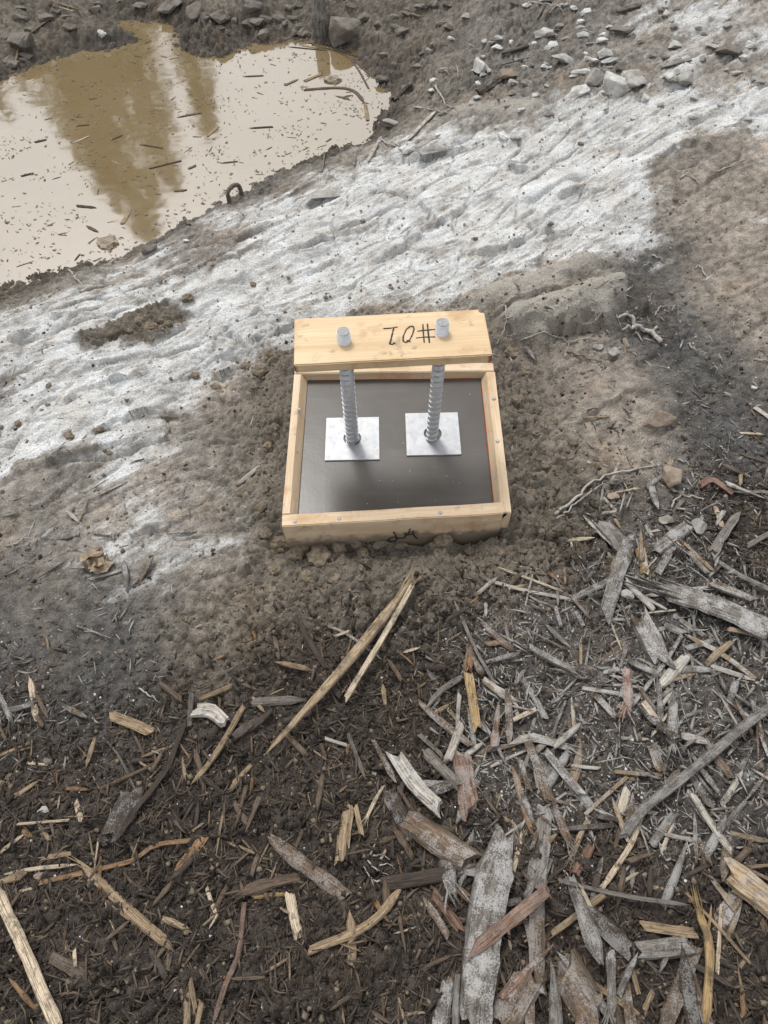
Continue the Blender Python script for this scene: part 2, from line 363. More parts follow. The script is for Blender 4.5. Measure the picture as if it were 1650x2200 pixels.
def concrete_mat():
    k = NT('wet_concrete'); o = k.n('TexCoord').outputs['Object']; n1 = k.noise(o, 6, 5, .6); n2 = k.noise(o, 90, 3, .6)
    tr = k.noise(k.n('Mapping', Vector=o, Scale=(3, 22, 1)), 1., 4, .6)
    c = k.mix(k.ramp(n1, .3, .7), (.056, .049, .042), (.069, .061, .053)); c = k.mix(k.math('MULTIPLY', k.ramp(tr, .5, .7), .3), c, (.10, .092, .082))
    vo = k.n('TexVoronoi', Vector=o, Scale=60.); sp = k.math('MULTIPLY', k.math('LESS_THAN', vo.outputs['Distance'], .07), k.math('GREATER_THAN', k.n('SeparateColor', i0=vo.outputs['Color']).outputs[0], .9))
    c = k.mix(sp, c, (.35, .33, .3))
    b = k.bump(n2, .12, .0012)
    k.set(Base__Color=c, Roughness=k.math('ADD', .24, k.math('MULTIPLY', n1, .10)), IOR=1.33, Normal=b); return k.m
def galv_mat(name, base=.72, scale=70.):
    k = NT(name); o = k.n('TexCoord').outputs['Object']; vo = k.n('TexVoronoi', Vector=o, Scale=scale)
    s = k.n('SeparateColor', i0=vo.outputs['Color']).outputs[0]; n1 = k.noise(o, 40, 5, .7)
    lo, hi = base*.88, base*1.05
    c = k.mix(s, (lo, lo*1.02, lo*1.05), (hi, hi*1.015, hi*1.03)); c = k.mix(k.math('MULTIPLY', k.ramp(n1, .54, .72), .6), c, (.20, .20, .20))
    k.set(Base__Color=c, Metallic=.45, Roughness=k.math('ADD', .40, k.math('MULTIPLY', n1, .18)), Normal=k.bump(n1, .15, .001)); return k.m
def wood_mat():
    k = NT('weathered_wood'); oi = k.n('ObjectInfo'); uv = k.n('TexCoord').outputs['UV']; pos = k.n('NewGeometry')
    r = oi.outputs['Random']; uvo = k.n('VectorMath', _operation='ADD', i0=uv, i1=k.n('CombineXYZ', i0=k.math('MULTIPLY', r, 40.), i1=k.math('MULTIPLY', r, 9.), i2=0.)).outputs[0]
    g = k.noise(k.n('Mapping', Vector=uvo, Scale=(16, 34, 1)), 1., 5, .75); g2 = k.noise(k.n('Mapping', Vector=uvo, Scale=(22, 4, 1)), 1., 5, .75)
    base = oi.outputs['Color']; c = k.mix(1., base, k.mix(k.ramp(g, .34, .62), (.26, .235, .215), (1.30, 1.27, 1.22)), 'MULTIPLY')
    c = k.mix(k.math('MULTIPLY', k.ramp(g2, .52, .68), .75), c, k.mix(1., base, (.30, .25, .22), 'MULTIPLY'))
    up = k.ramp(k.n('SeparateXYZ', i0=pos.outputs['Normal']).outputs[2], .1, .8); ds = k.noise(pos.outputs['Position'], 330, 2, .7); dl = k.noise(pos.outputs['Position'], 30, 3, .6)
    dust = k.math('MULTIPLY', k.math('MULTIPLY', up, oi.outputs['Alpha']), k.ramp(k.math('ADD', ds, k.math('MULTIPLY', k.math('SUBTRACT', dl, .5), 1.2)), .40, .66))
    mud = k.math('MULTIPLY', k.ramp(k.noise(pos.outputs['Position'], 38, 5, .72), .50, .64), .65); c = k.mix(mud, c, (.045, .035, .028))
    c = k.mix(dust, c, (.36, .355, .345))
    b = k.bump(g, .9, .0035); k.set(Base__Color=c, Roughness=.85, Normal=b); k.b.inputs['Specular IOR Level'].default_value = .25; return k.m
def stone_mat():
    k = NT('broken_stone'); oi = k.n('ObjectInfo'); o = k.n('NewGeometry').outputs['Position']
    n1 = k.noise(o, 26, 6, .7); n2 = k.noise(o, 190, 3, .6)
    c = k.mix(1., oi.outputs['Color'], k.mix(k.ramp(n1, .3, .7), (.62, .59, .55), (1.2, 1.2, 1.2)), 'MULTIPLY')
    c = k.mix(k.math('MULTIPLY', k.ramp(k.noise(o, 11, 4, .7), .5, .68), .55), c, (.12, .098, .075))
    c = k.mix(k.math('MULTIPLY', k.ramp(n2, .58, .7), oi.outputs['Alpha']), c, (.58, .58, .57))
    b = k.bump(n1, .7, .008); b = k.bump(n2, .5, .002, b); k.set(Base__Color=c, Roughness=.9, Normal=b); k.b.inputs['Specular IOR Level'].default_value = .2; return k.m
def plain_mat(name, c0, c1, scale=60., rough=.85, spec=.25, bump=.5):
    k = NT(name); o = k.n('NewGeometry').outputs['Position']; n1 = k.noise(o, scale, 4, .65)
    k.set(Base__Color=k.mix(k.ramp(n1, .3, .7), c0, c1), Roughness=rough, Normal=k.bump(n1, bump, .004)); k.b.inputs['Specular IOR Level'].default_value = spec; return k.m
M = dict(rod_end=plain_mat('sawn_rod_end', (.13, .13, .13), (.27, .27, .27), 260, .55, .5), board_o=pine_mat('form_board_sprayed', (.98, 1.01, 1.12), 'orange'), ground=ground_mat(), water=water_mat(), plank=pine_mat('plank_pine', paint='red'), board=pine_mat('form_board_pine', (.98, 1.01, 1.12)), concrete=concrete_mat(),
         galv=galv_mat('galvanised_plate', .285), rod=galv_mat('galvanised_rod', .42, 120.), wood=wood_mat(), stone=stone_mat(), ink=plain_mat('marker_ink', (.012, .012, .014), (.03, .03, .034), 300, .5),
         screw=plain_mat('screw_steel', (.18, .17, .16), (.35, .34, .32), 400, .4, .6), clod=plain_mat('soil_clod', (.085, .068, .048), (.17, .137, .10), 70, .95, .15, .9),
         crumb=plain_mat('dark_crumbs', (.017, .0138, .0115), (.052, .043, .036), 90, .95, .1), fibre=plain_mat('fibre_litter', (.018, .0142, .0115), (.105, .082, .060), 12, .9, .15),
         fibre2=plain_mat('fibre_litter_grey', (.08, .073, .066), (.28, .265, .24), 12, .9, .15), ash=plain_mat('white_grit', (.24, .24, .24), (.50, .50, .495), 60, .8),
         speck=plain_mat('floating_specks', (.12, .095, .07), (.25, .20, .145), 30, .7), rust=plain_mat('muddy_steel', (.06, .052, .042), (.15, .13, .11), 90, .75),
         root=plain_mat('pale_root', (.17, .155, .135), (.31, .29, .26), 60, .85), rootd=plain_mat('brown_root', (.10, .07, .05), (.22, .165, .12), 60, .85),
         leaf=plain_mat('withered_leaf', (.12, .085, .05), (.27, .215, .155), 40, .8), bark=plain_mat('tree_bark', (.05, .04, .032), (.12, .10, .08), 6, .9), needles=plain_mat('needles', (.020, .032, .014), (.045, .06, .026), 3, .8))

# ------------------------------------------------------------------ object helpers
def link(name, me, mat=None, parent=None):
    o = bpy.data.objects.new(name, me); COL.objects.link(o)
    if mat is not None and me is not None and not me.materials: me.materials.append(mat)
    if parent: o.parent = parent
    return o
def tag(o, label, cat, group=None):
    o['label'] = label; o['category'] = cat
    if group: o['group'] = group
    return o
def empty(name, loc, rz=0.):
    o = bpy.data.objects.new(name, None); COL.objects.link(o); o.location = loc; o.rotation_euler = (0, 0, rz); o.empty_display_size = .05; return o
def pymesh(name, v, f, smooth=False):
    me = bpy.data.meshes.new(name); me.from_pydata([tuple(map(float, q)) for q in v], [], f)
    if smooth: me.polygons.foreach_set('use_smooth', [True]*len(me.polygons))
    me.update(); return me
def box_mesh(name, sx, sy, sz, bev=.002, seg=2, cuts=0, rough=0., chip=None):
    bm = bmesh.new(); bmesh.ops.create_cube(bm, size=1); bmesh.ops.scale(bm, vec=(sx, sy, sz), verts=bm.verts)
    if chip: bmesh.ops.bevel(bm, geom=[e_ for e_ in bm.edges if all(v.co.x*chip[0] > 0 and v.co.y*chip[1] > 0 for v in e_.verts)], offset=chip[2], segments=4, affect='EDGES')
    bmesh.ops.bevel(bm, geom=[e_ for e_ in bm.edges if e_.calc_face_angle(0) > .7], offset=bev, segments=seg, affect='EDGES')
    if cuts:
        bmesh.ops.subdivide_edges(bm, edges=[e_ for e_ in bm.edges if e_.calc_length() > sx*.5], cuts=cuts)
        for v in bm.verts:
            v.co += Vector((0, mnoise.noise(v.co*9+Vector((sx*50, 0, 0))), mnoise.noise(v.co*9+Vector((0, sx*70, 5)))))*rough
    me = bpy.data.meshes.new(name); bm.to_mesh(me); bm.free(); return me
def tube_mesh(name, pts, rads, sides=6, jit=0.):
    pts = [Vector(p) for p in pts]; v = []; f = []; n = len(pts); ref = Vector((.13, .21, .97))
    for i, p in enumerate(pts):
        t = (pts[min(i+1, n-1)]-pts[max(i-1, 0)]).normalized(); a_ = t.cross(ref)
        if a_.length < .01: a_ = t.cross(Vector((1, 0, 0)))
        a_.normalize(); b_ = t.cross(a_)
        for s in range(sides):
            an = 2*math.pi*s/sides; rr = rads[i]*(1+jit*random.uniform(-1, 1)); v.append(p+(a_*math.cos(an)+b_*math.sin(an))*rr)
    for i in range(n-1):
        for s in range(sides): f.append((i*sides+s, i*sides+(s+1) % sides, (i+1)*sides+(s+1) % sides, (i+1)*sides+s))
    f.append(tuple(range(sides))[::-1]); f.append(tuple((n-1)*sides+s for s in range(sides)))
    return pymesh(name, v, f, True)

# ================================================================== the setting
gm = grid_mesh('ground', GX, GY, Z)
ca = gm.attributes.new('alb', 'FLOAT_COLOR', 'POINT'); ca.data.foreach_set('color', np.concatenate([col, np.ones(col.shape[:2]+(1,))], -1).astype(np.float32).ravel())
ga = gm.attributes.new('grain', 'FLOAT', 'POINT'); ga.data.foreach_set('value', grain.astype(np.float32).ravel())
ground = link('ground', gm, M['ground']); ground['kind'] = 'structure'
c_ = PW.mean(0); big_p = np.array([c_+(p-c_)*(1+.22/np.linalg.norm(p-c_)) for p in PW])
bm = bmesh.new(); bm.faces.new([bm.verts.new((*p, WATER)) for p in big_p]); wm = bpy.data.meshes.new('water'); bm.to_mesh(wm); bm.free()
if wm.polygons[0].normal.z < 0: wm.flip_normals()
water = link('water', wm, M['water']); water['kind'] = 'structure'

# ================================================================== formwork, concrete, plates, rods, plank
XL, XR, YF, YB, HT, T, SK, BHT = -.2523, .2706, -.2358, .2611, .030, .036, .034, .16
form = empty('formwork_box', (0, 0, HT-BHT))
tag(form, 'square pine formwork box sunk in the soil around the fresh grey concrete', 'formwork')
def board(x0, y0, x1, y1, inward, zoff=0., mat='board'):
    """board from (x0,y0) to (x1,y1) along its inner face; inward = side of the concrete"""
    L = math.hypot(x1-x0, y1-y0); an = math.atan2(y1-y0, x1-x0); nx, ny = -math.sin(an), math.cos(an)
    o = link('board', box_mesh('board', L, T, BHT, .0025, 2, 14, .0012), M[mat], form)
    o.location = ((x0+x1)/2-nx*T/2*inward, (y0+y1)/2-ny*T/2*inward, BHT/2+zoff); o.rotation_euler = (0, 0, an); return o
board(XL-T, YF, XR+.017, YF+SK*.93*1.03, 1, .001)
board(XL-T, YB, XR+T, YB, -1, 0, 'board_o')
def side_board(xi, xo, ya, yb, mat, lean):
    """board along y, its inner face (xi at concrete level) opening outwards by lean at the top"""
    L = yb-ya; me = box_mesh('board', L, 1, BHT, .0025, 2, 14, .0012); sg = 1 if xo > xi else -1; t_ = abs(xo-xi)
    for v in me.vertices:
        u = v.co.y+.5                                   # 0 outer .. 1 inner in board space
        top_ = (v.co.z+BHT/2)/BHT; k_ = (top_-.81)/.19
        v.co.y = (u-.5)*t_ + (-lean*k_ if u > .5 else 0.)
    o = link('board', me, M[mat], form); o.rotation_euler = (0, 0, math.pi/2 if sg > 0 else -math.pi/2); o.location = ((xi+xo)/2, (ya+yb)/2, BHT/2); return o
side_board(XL, XL-T, YF+.001, YB-.001, 'board', .016)
side_board(XR, XR+T+.002, YF+SK*.93-T+.004, YB-.001, 'board_o', .013)
bm = bmesh.new(); bmesh.ops.create_uvsphere(bm, u_segments=12, v_segments=6, radius=.0055); bmesh.ops.scale(bm, vec=(1, 1, .5), verts=bm.verts); scm = bpy.data.meshes.new('screw'); bm.to_mesh(scm); bm.free()
for (px, py) in [(634,1121),(729,1115),(946,1102),(1061,857),(1069,948),(643,880)]:
    q = on_plane(px, py, HT); s = link('screw', scm, M['screw'], form); s.location = (q[0], q[1], BHT+.0015)

nx_, ny_ = 60, 60
cx, cyy = np.meshgrid(np.linspace(XL-.004, XR+.004, nx_), np.linspace(0, 1, ny_))
yfr = YF+SK*(cx-XL)/(XR-XL)-.004; cyw = yfr+(YB+.004-yfr)*cyy
czw = .0003*fbm(cx*9, cyw*9, 5, 3)
cm = grid_mesh('concrete_slab', cx, cyw, czw)
bm = bmesh.new(); bm.from_mesh(cm); r_ = bmesh.ops.extrude_edge_only(bm, edges=[e_ for e_ in bm.edges if e_.is_boundary])
for v in [g for g in r_['geom'] if isinstance(g, bmesh.types.BMVert)]: v.co.z = -.12
bm.to_mesh(cm); bm.free()
slab = link('concrete_slab', cm, M['concrete']); tag(slab, 'smooth wet dark grey concrete filling the pine formwork box', 'concrete')

def plate_mesh(s=.152, th=.008, rh=.0255, N=32):
    v, f = [], []
    for z in (th/2, -th/2):
        for i in range(N):
            a_ = 2*math.pi*(i+.5)/N; c, sn = math.cos(a_), math.sin(a_); k = s/2/max(abs(c), abs(sn)); v.append((c*k, sn*k, z))
        for i in range(N):
            a_ = 2*math.pi*(i+.5)/N; v.append((math.cos(a_)*rh, math.sin(a_)*rh, z))
    # put exact corners
    for z0 in (0, 2*N):
        for q in range(4):
            i = int(round(N*(.125+.25*q)-.5)); sx, sy = ((1, 1), (-1, 1), (-1, -1), (1, -1))[q]; v[z0+i] = (sx*s/2, sy*s/2, v[z0+i][2])
    for i in range(N):
        j = (i+1) % N; f += [(i, j, N+j, N+i), (2*N+i, 3*N+i, 3*N+j, 2*N+j), (i, 2*N+i, 2*N+j, j), (N+i, N+j, 3*N+j, 3*N+i)]
    return pymesh('steel_plate', v, f)
PLM = plate_mesh()
rods = []
for (x, y, ang, lab) in [(-.1117, .0348, .0103, 'left bright galvanised square steel plate with a rod through it on the concrete'), (.1169, .0488, .0113, 'right bright galvanised square steel plate with a rod through it on the concrete')]:
    o = link('steel_plate', PLM, M['galv']); o.location = (x, y, .0005); o.rotation_euler = (0, 0, ang); tag(o, lab, 'plate', 'anchor plates on the concrete')

KX, KY, KZ, KL, KW, KA, KT = .0008, .0421, .3854, .4639, .1559, .0556, .027
plank = link('plank', box_mesh('plank', KL, KW, KT, .0025, 2, 18, .0007, (1, 1, .012)), M['plank'])
pk = empty('template_plank', (KX, KY, KZ-KT), KA); plank.parent = pk; plank.location = (0, 0, KT/2)
tag(pk, 'stained pine plank marked #01 held level on two steel rods above the concrete', 'plank')
def strokes(parent, name, sts, tosurf, wdt=.0017):
    for st in sts:
        q = [Vector(tosurf(x, y)) for x, y in st]; r = []
        for i in range(len(q)-1):
            for t in np.linspace(0, 1, 4, endpoint=False): r.append(q[i].lerp(q[i+1], float(t)))
        r.append(q[-1]); inv = parent.matrix_world.inverted()
        o = link(name, tube_mesh(name, [inv @ p for p in r], [wdt*random.uniform(.75, 1.1) for _ in r], 5), M['ink'], parent)
bpy.context.view_layer.update()
cr = lambda x, y: (560+x/2.75, 620+y/2.75)
strokes(pk, 'marker_stroke', [[(958,213),(961,265),(966,322)], [(985,210),(990,265),(997,322)], [(925,254),(980,247),(1033,243)], [(917,294),(975,288),(1030,287)],
    [(905,226),(884,224),(860,243),(842,284),(842,312),(858,322),(878,312),(897,274),(907,240),(899,224)], [(862,318),(872,306),(884,318)],
    [(725,238),(765,236),(808,229)], [(786,236),(775,280),(763,330)], [(763,330),(778,331),(794,321)]], lambda x, y: on_plane(*cr(x, y), KZ-.0006), .0025)
fa = math.atan2(SK*.93, XR-XL); fn_ = np.array([math.sin(fa), -math.cos(fa), 0]); fp = np.array([XL, YF, 0])+fn_*(T+.0004)
def front_face(x, y):
    d = ray(*cr(x, y)); t = ((fp-CAM)@fn_)/(d@fn_); return CAM+d*t
strokes(form, 'marker_stroke', [[(752,1484),(772,1470),(797,1468),(808,1478),(795,1491),(765,1494),(752,1484)], [(786,1438),(795,1456),(806,1472),(830,1476),(848,1474),(858,1458),(852,1444)],
    [(883,1420),(876,1440),(864,1456),(888,1452),(905,1448)], [(898,1432),(906,1460),(925,1478)]], front_face, .0021)

def rod_mesh(L, r=.0163):
    bm = bmesh.new(); bmesh.ops.create_cone(bm, cap_ends=True, segments=28, radius1=r, radius2=r, depth=L); bmesh.ops.translate(bm, vec=(0, 0, L/2), verts=bm.verts)
    bmesh.ops.bevel(bm, geom=[e_ for e_ in bm.edges if e_.calc_face_angle(0) > 1.2], offset=.0012, segments=2, affect='EDGES')
    for f_ in bm.faces: f_.smooth = abs(f_.normal.z) < .3
    me = bpy.data.meshes.new('shaft'); bm.to_mesh(me); bm.free(); return me
def thread_mesh(z0, z1, r=.0160, pitch=.0188):
    """crescent ribs on the front and back halves, rising like a coarse thread"""
    v, f = [], []; n = int((z1-z0)/pitch)
    for k in range(2*n):
        half = k % 2; zb = z0+pitch*(k/2)+.004; b0 = len(v); N = 14
        for i in range(N+1):
            t = i/N; a_ = math.pi*half+math.pi*(.06+.88*t)+math.pi; hgt = .0036*math.sin(math.pi*t)**.5; wv = .0027*(.4+.6*math.sin(math.pi*t)); z = zb+.006*(t-.5)
            c, s = math.cos(a_), math.sin(a_)
            for rr, dzz in ((r-.001, -wv), (r+hgt, -wv*.45), (r+hgt, wv*.45), (r-.001, wv)): v.append((c*rr, s*rr, z+dzz))
        for i in range(N):
            for q in range(3): f.append((b0+i*4+q, b0+i*4+4+q, b0+i*4+5+q, b0+i*4+1+q))
    return pymesh('thread', v, f)
RL = .56
bm = bmesh.new(); bmesh.ops.create_cone(bm, cap_ends=True, segments=24, radius1=.0152, radius2=.0150, depth=.0014); END = bpy.data.meshes.new('rod_end'); bm.to_mesh(END); bm.free()
SHM, THM = rod_mesh(RL), thread_mesh(.14, .505)
for (bx, by), (tx, ty), lab in [((757,944),(737.5,712),'left galvanised ribbed steel rod standing through its plate and the plank'), ((928,938),(951,692),'right galvanised ribbed steel rod beside the #01 marking on the plank')]:
    b0 = on_plane(bx, by, 0.008); t0 = on_plane(tx, ty, KZ+.031); dv = Vector(t0-b0)
    L_ = .031+KZ-.008; r0 = empty('ribbed_rod', (0, 0, 0)); dv.normalize()
    r0.location = Vector(t0)-dv*RL; r0.rotation_euler = dv.to_track_quat('Z', 'Y').to_euler()
    en = link('rod_end', END, M['rod_end'], r0); en.location = (0, 0, RL)
    s = link('shaft', SHM, M['rod'], r0); th = link('thread', THM, M['rod'], r0)
    r0.rotation_euler.rotate_axis('Z', random.uniform(-.3, .3)); tag(r0, lab, 'rod', 'galvanised rods standing in the concrete')
# ================================================================== loose things: helpers
REG = []                                            # things to be labelled by their look and neighbours
def reg(o, colour, noun, cat, group, pos=None):
    px, py = project(pos if pos is not None else o.location); REG.append((o, colour, noun, cat, group, px, py))
WC = {'c': ('pale cream', (.43,.365,.275)), 't': ('tan', (.24,.182,.118)), 'y': ('yellowish', (.30,.215,.11)), 'b': ('brown', (.110,.080,.056)), 'd': ('dark brown', (.050,.039,.031)),
      'g': ('grey', (.125,.115,.104)), 'p': ('pale grey', (.31,.29,.26)), 'r': ('reddish brown', (.145,.090,.066)), 'o': ('orange brown', (.20,.125,.07))}
def ginfo(x, y):
    v = bil(ZG, ZX, ZY, np.array([x]), np.array([y]))[0]; return v
def resample(q, m):
    q = np.asarray(q, float); n = len(q)
    if n == 2: return q[0]+(q[1]-q[0])*np.linspace(0, 1, m)[:, None]
    seg = np.r_[0, np.cumsum(np.linalg.norm(np.diff(q, axis=0), axis=1))]; t = np.linspace(0, seg[-1], m)
    ext = np.vstack([2*q[0]-q[1], q, 2*q[-1]-q[-2]]); out = []
    for tt in t:
        i = min(max(int(np.searchsorted(seg, tt, 'right'))-1, 0), n-2); u = (tt-seg[i])/(seg[i+1]-seg[i]); p0_, p1_, p2_, p3_ = ext[i:i+4]
        out.append(.5*(2*p1_+(p2_-p0_)*u+(2*p0_-5*p1_+4*p2_-p3_)*u*u+(3*p1_-p0_-3*p2_+p3_)*u**3))
    return np.array(out)
def splinter_geo(line, wid, th, up, R, fray=0, K=8, point=(False, False), round_=.0):
    """verts, faces, uvs of one split piece of wood along a polyline (K-sided, ridged, broken ends)"""
    n = len(line); v, f, uv = [], [], []
    ang = [2*math.pi*k/K+R.uniform(-.18, .18) for k in range(K)]; ridge = [R.uniform(-.2, .2) for _ in range(K)]; L = 0
    endj = [[R.uniform(-1, 1) for _ in range(K)] for _ in range(2)]; ph = R.uniform(0, 9); slant = [R.uniform(-.9, .9), R.uniform(-.9, .9)]
    W0 = max(wid)
    for i in range(n):
        p = line[i]; t = line[min(i+1, n-1)]-line[max(i-1, 0)]; t = t/np.linalg.norm(t)
        s = np.cross(t, up); s /= np.linalg.norm(s); nn = np.cross(s, t)
        if i: L += np.linalg.norm(line[i]-line[i-1])
        wj = wid[i]*(1+.04*math.sin(ph+i*1.7)+R.uniform(-.04, .04)); tj = th*wid[i]/W0*(1+.12*math.sin(ph*2+i*1.3))
        for k in range(K):
            c, sn = math.cos(ang[k]), math.sin(ang[k]); e_ = .72+.28*round_
            c = math.copysign(abs(c)**e_, c); sn = math.copysign(abs(sn)**e_, sn); rr = 1+ridge[k]+R.uniform(-.05, .05); off = 0.
            if i in (0, n-1):
                q = 0 if i == 0 else 1; off = (endj[q][k]*.55+slant[q]*c)*W0*.50; rr *= .28 if point[q] else .93
                if q == 0: off = -off
            v.append(p+s*c*rr*wj/2+nn*sn*rr*tj/2+t*off); uv.append((L, k/K))
    for i in range(n-1):
        for k in range(K): f.append((i*K+k, i*K+(k+1) % K, (i+1)*K+(k+1) % K, (i+1)*K+k))
    for q, b0 in ((0, 0), (1, (n-1)*K)):
        t = line[1]-line[0] if q == 0 else line[-1]-line[-2]; t = t/np.linalg.norm(t); c = np.mean(v[b0:b0+K], 0)+t*(W0*.22 if q == 0 else -W0*.22)*(0 if point[q] else 1)
        v.append(c); uv.append((0 if q == 0 else L, .5)); ci = len(v)-1
        for k in range(K): f.append((b0+(k+1) % K, b0+k, ci) if q == 0 else (b0+k, b0+(k+1) % K, ci))
    for q in ((0, 1) if fray == 2 else (1,) if fray == 3 else (0,)) if fray else ():
        p = line[0] if q == 0 else line[-1]; t = line[0]-line[1] if q == 0 else line[-1]-line[-2]; t = t/np.linalg.norm(t); s = np.cross(t, up); s /= np.linalg.norm(s)
        for j in range(R.randint(4, 7)):
            a0 = p-t*W0*R.uniform(.4, 1.6)+s*R.uniform(-.42, .42)*W0; d_ = t+s*R.uniform(-.32, .32)+np.asarray(up)*R.uniform(-.05, .28); ln = W0*R.uniform(1.2, 3.6); r0_ = W0*R.uniform(.05, .12)
            b0 = len(v); nn = np.cross(s, t)
            for u_, rs in ((0, 1.2), (.55, .9), (1, .15)):
                c = a0+d_*ln*u_+s*R.uniform(-.1, .1)*W0*u_
                for k in range(3): an = 2.1*k; v.append(c+(s*math.cos(an)+nn*math.sin(an))*r0_*rs); uv.append((u_*ln, .2+.1*j+k*.05))
            for i in range(2):
                for k in range(3): f.append((b0+i*3+k, b0+i*3+(k+1) % 3, b0+i*3+3+(k+1) % 3, b0+i*3+3+k))
            f.append((b0+6, b0+7, b0+8))
    return v, f, uv
def wood_mesh(name, v, f, uv):
    me = pymesh(name, v, f); ul = me.uv_layers.new(name='UVMap'); li = np.zeros(len(me.loops), np.int32); me.loops.foreach_get('vertex_index', li)
    ul.data.foreach_set('uv', np.asarray(uv, np.float32)[li].ravel()); return me
def wood_noun(L, W):
    return ('long stick' if L > .17 else 'stick' if L > .09 else 'thin splinter') if L/W > 7 else ('long piece' if L > .15 else 'splinter' if L > .06 else 'small splinter') if L/W > 3.6 else ('wide slab' if W > .035 else 'chip')
def stick(pxs, wpx, colr, label=None, fray=0, lift=0., dust=None, name='wood_chip', cat=None, group='wood debris on the ground', wl=None, world=None, floating=False, thick=None):
    R = random.Random(int(pxs[0][0]*7+pxs[0][1]*13+wpx*3)) if world is None else random.Random(5)
    q = np.array([P(*p) if not floating else on_plane(*p, WATER+.002) for p in pxs]) if world is None else np.array(world)
    mpp = dist_px(q.mean(0)); W = wpx*mpp*(.84 if wpx < 45 and world is None else 1); Ltot = sum(np.linalg.norm(q[i+1]-q[i]) for i in range(len(q)-1))
    m = int(min(18, max(5, Ltot/.02))); line = resample(q, m); th = W*(thick or R.uniform(.32, .6))
    if world is None and not floating:
        gz = bil(hf.Z, XS, YS, line[:, 0], line[:, 1]); t = np.linspace(-1, 1, m)
        if len(pxs) == 2: fit = np.polyval(np.polyfit(t, gz, 1), t); line[:, 2] = fit+max(0, np.quantile(gz-fit, .7))
        else: line[:, 2] = np.convolve(np.pad(gz, 2, 'edge'), np.ones(5)/5, 'valid')+.2*th
        line[:, 2] += th*.2+lift
    if len(pxs) == 2: line[1:-1] += (np.cumsum([[R.gauss(0, .4), R.gauss(0, .4), 0] for _ in range(m-2)], 0)*.05*W)
    wid = [W]*m if wl is None else list(np.interp(np.linspace(0, 1, m), np.linspace(0, 1, len(wl)), np.array(wl)*mpp))
    up = np.array([R.uniform(-.28, .28), R.uniform(-.28, .28), 1]) if not floating else np.array([0, 0, 1.]); up /= np.linalg.norm(up)
    slim = .5 if Ltot/W > 6 else .0; pt = (R.random() < slim or fray in (1, 2), R.random() < slim or fray in (2, 3))
    mid = line.mean(0).copy(); mid[2] = line[:, 2].min()
    v, f, uv = splinter_geo(line-mid, wid, th, up, R, fray, K=10 if W > .02 else 8, point=pt)
    o = link(name, wood_mesh(name, v, f, uv), M['wood']); o.location = mid
    cn, cc = WC[colr]; g_ = ginfo(mid[0], mid[1]); j = R.uniform(.82, 1.15)
    if dust is None: dust = min(.75, max(0., (g_[3]-.05)*5.5))*R.uniform(.55, 1.1) if g_[6] > .3 else min(.5, g_[3])
    if W > .028 and not floating: dust = max(dust, .32)
    if floating: dust = 0
    o.color = (cc[0]*j, cc[1]*j, cc[2]*j, dust)
    if label: tag(o, label, cat or 'wood', group)
    else: reg(o, cn, wood_noun(Ltot, W), cat or 'wood', group, line.mean(0))
    return o

# ================================================================== wood lying in front of the box (px polyline ; width px ; colour ; flags)
LM = {}                                             # landmarks for labels
stick([(884,1254),(735,1452),(582,1625)], 26, 't', 'long splintered pole with split pale tip pointing at the box', fray=1, lift=.03, name='splintered_stick', dust=.1, wl=[10, 26, 24, 17, 9], cat='stick')
stick([(886,1268),(812,1400),(745,1512)], 17, 'c', 'thin pale prong split from the long splintered pole below the box', fray=0, lift=.028, name='splintered_stick', cat='stick', dust=.05)
stick([(0,1905),(62,2040),(135,2205)], 30, 'c', 'thick pale cream stick slanting down the lower left corner', name='bare_stick', cat='stick', lift=.012, dust=0)
stick([(180,1862),(262,1940),(372,2036)], 24, 't', 'frayed tan stalk with splayed fibres at its upper left end', fray=1, name='frayed_stalk', cat='stick', dust=0)
stick([(230,1935),(300,1990),(375,2045)], 12, 't', 'thinner tan stalk lying along the frayed stalk at lower left', name='frayed_stalk', cat='stick', dust=0)
stick([(90,1897),(180,1876),(240,1862),(290,1848),(335,1816),(412,1806)], 12, 'o', 'winding reddish root running left from the orange brown block', name='woody_root', cat='root', dust=0)
stick([(1075,1805),(1050,1900),(1037,1975),(1027,2050),(1020,2125),(1013,2210)], 80, 'g', 'huge cracked grey slab of split wood at the bottom edge', name='split_slab', wl=[40, 80, 78, 74, 68, 62], lift=.02, thick=.22, dust=.55)
stick([(1170,1915),(1090,1982),(1005,2050)], 30, 'r', 'reddish tan strip lying across the huge cracked slab', name='wood_strip', lift=.035, dust=.15)
stick([(1650,1525),(1595,1565),(1475,1665),(1375,1745),(1335,1800)], 24, 'g', 'long dark grey branch running down left from the right edge', name='fallen_branch', cat='branch', lift=.02, dust=.3)
stick([(1660,1368),(1540,1312),(1415,1275)], 50, 'g', 'broad grey slab with shredded left end at the right edge', fray=3, name='shredded_slab', lift=.015, thick=.3, dust=.6)
stick([(1343,1182),(1318,1255),(1294,1332)], 42, 'g', 'upright grey dusty slab among the splinters right of the box', name='split_slab', lift=.02, thick=.3)
stick([(1485,1950),(1513,2030),(1505,2205)], 24, 'y', 'bundle of yellow straw like fibres at the bottom right', fray=1, name='fibre_bundle', lift=.02, dust=0)
stick([(1550,1870),(1660,1955)], 54, 't', 'thick tan split log end at the right edge near the bottom', name='log_piece', cat='log', lift=.015, thick=.7, dust=.1)
stick([(1003,1455),(1012,1510),(1022,1572)], 25, 'y', 'bright yellow tan chip standing out of the grey litter', name='wood_chip', lift=.015, dust=.05)
stick([(848,1628),(890,1690),(942,1742)], 36, 'p', 'pale frosted slab with rounded end below the yellow chip', name='frosted_slab', lift=.02, dust=.7)
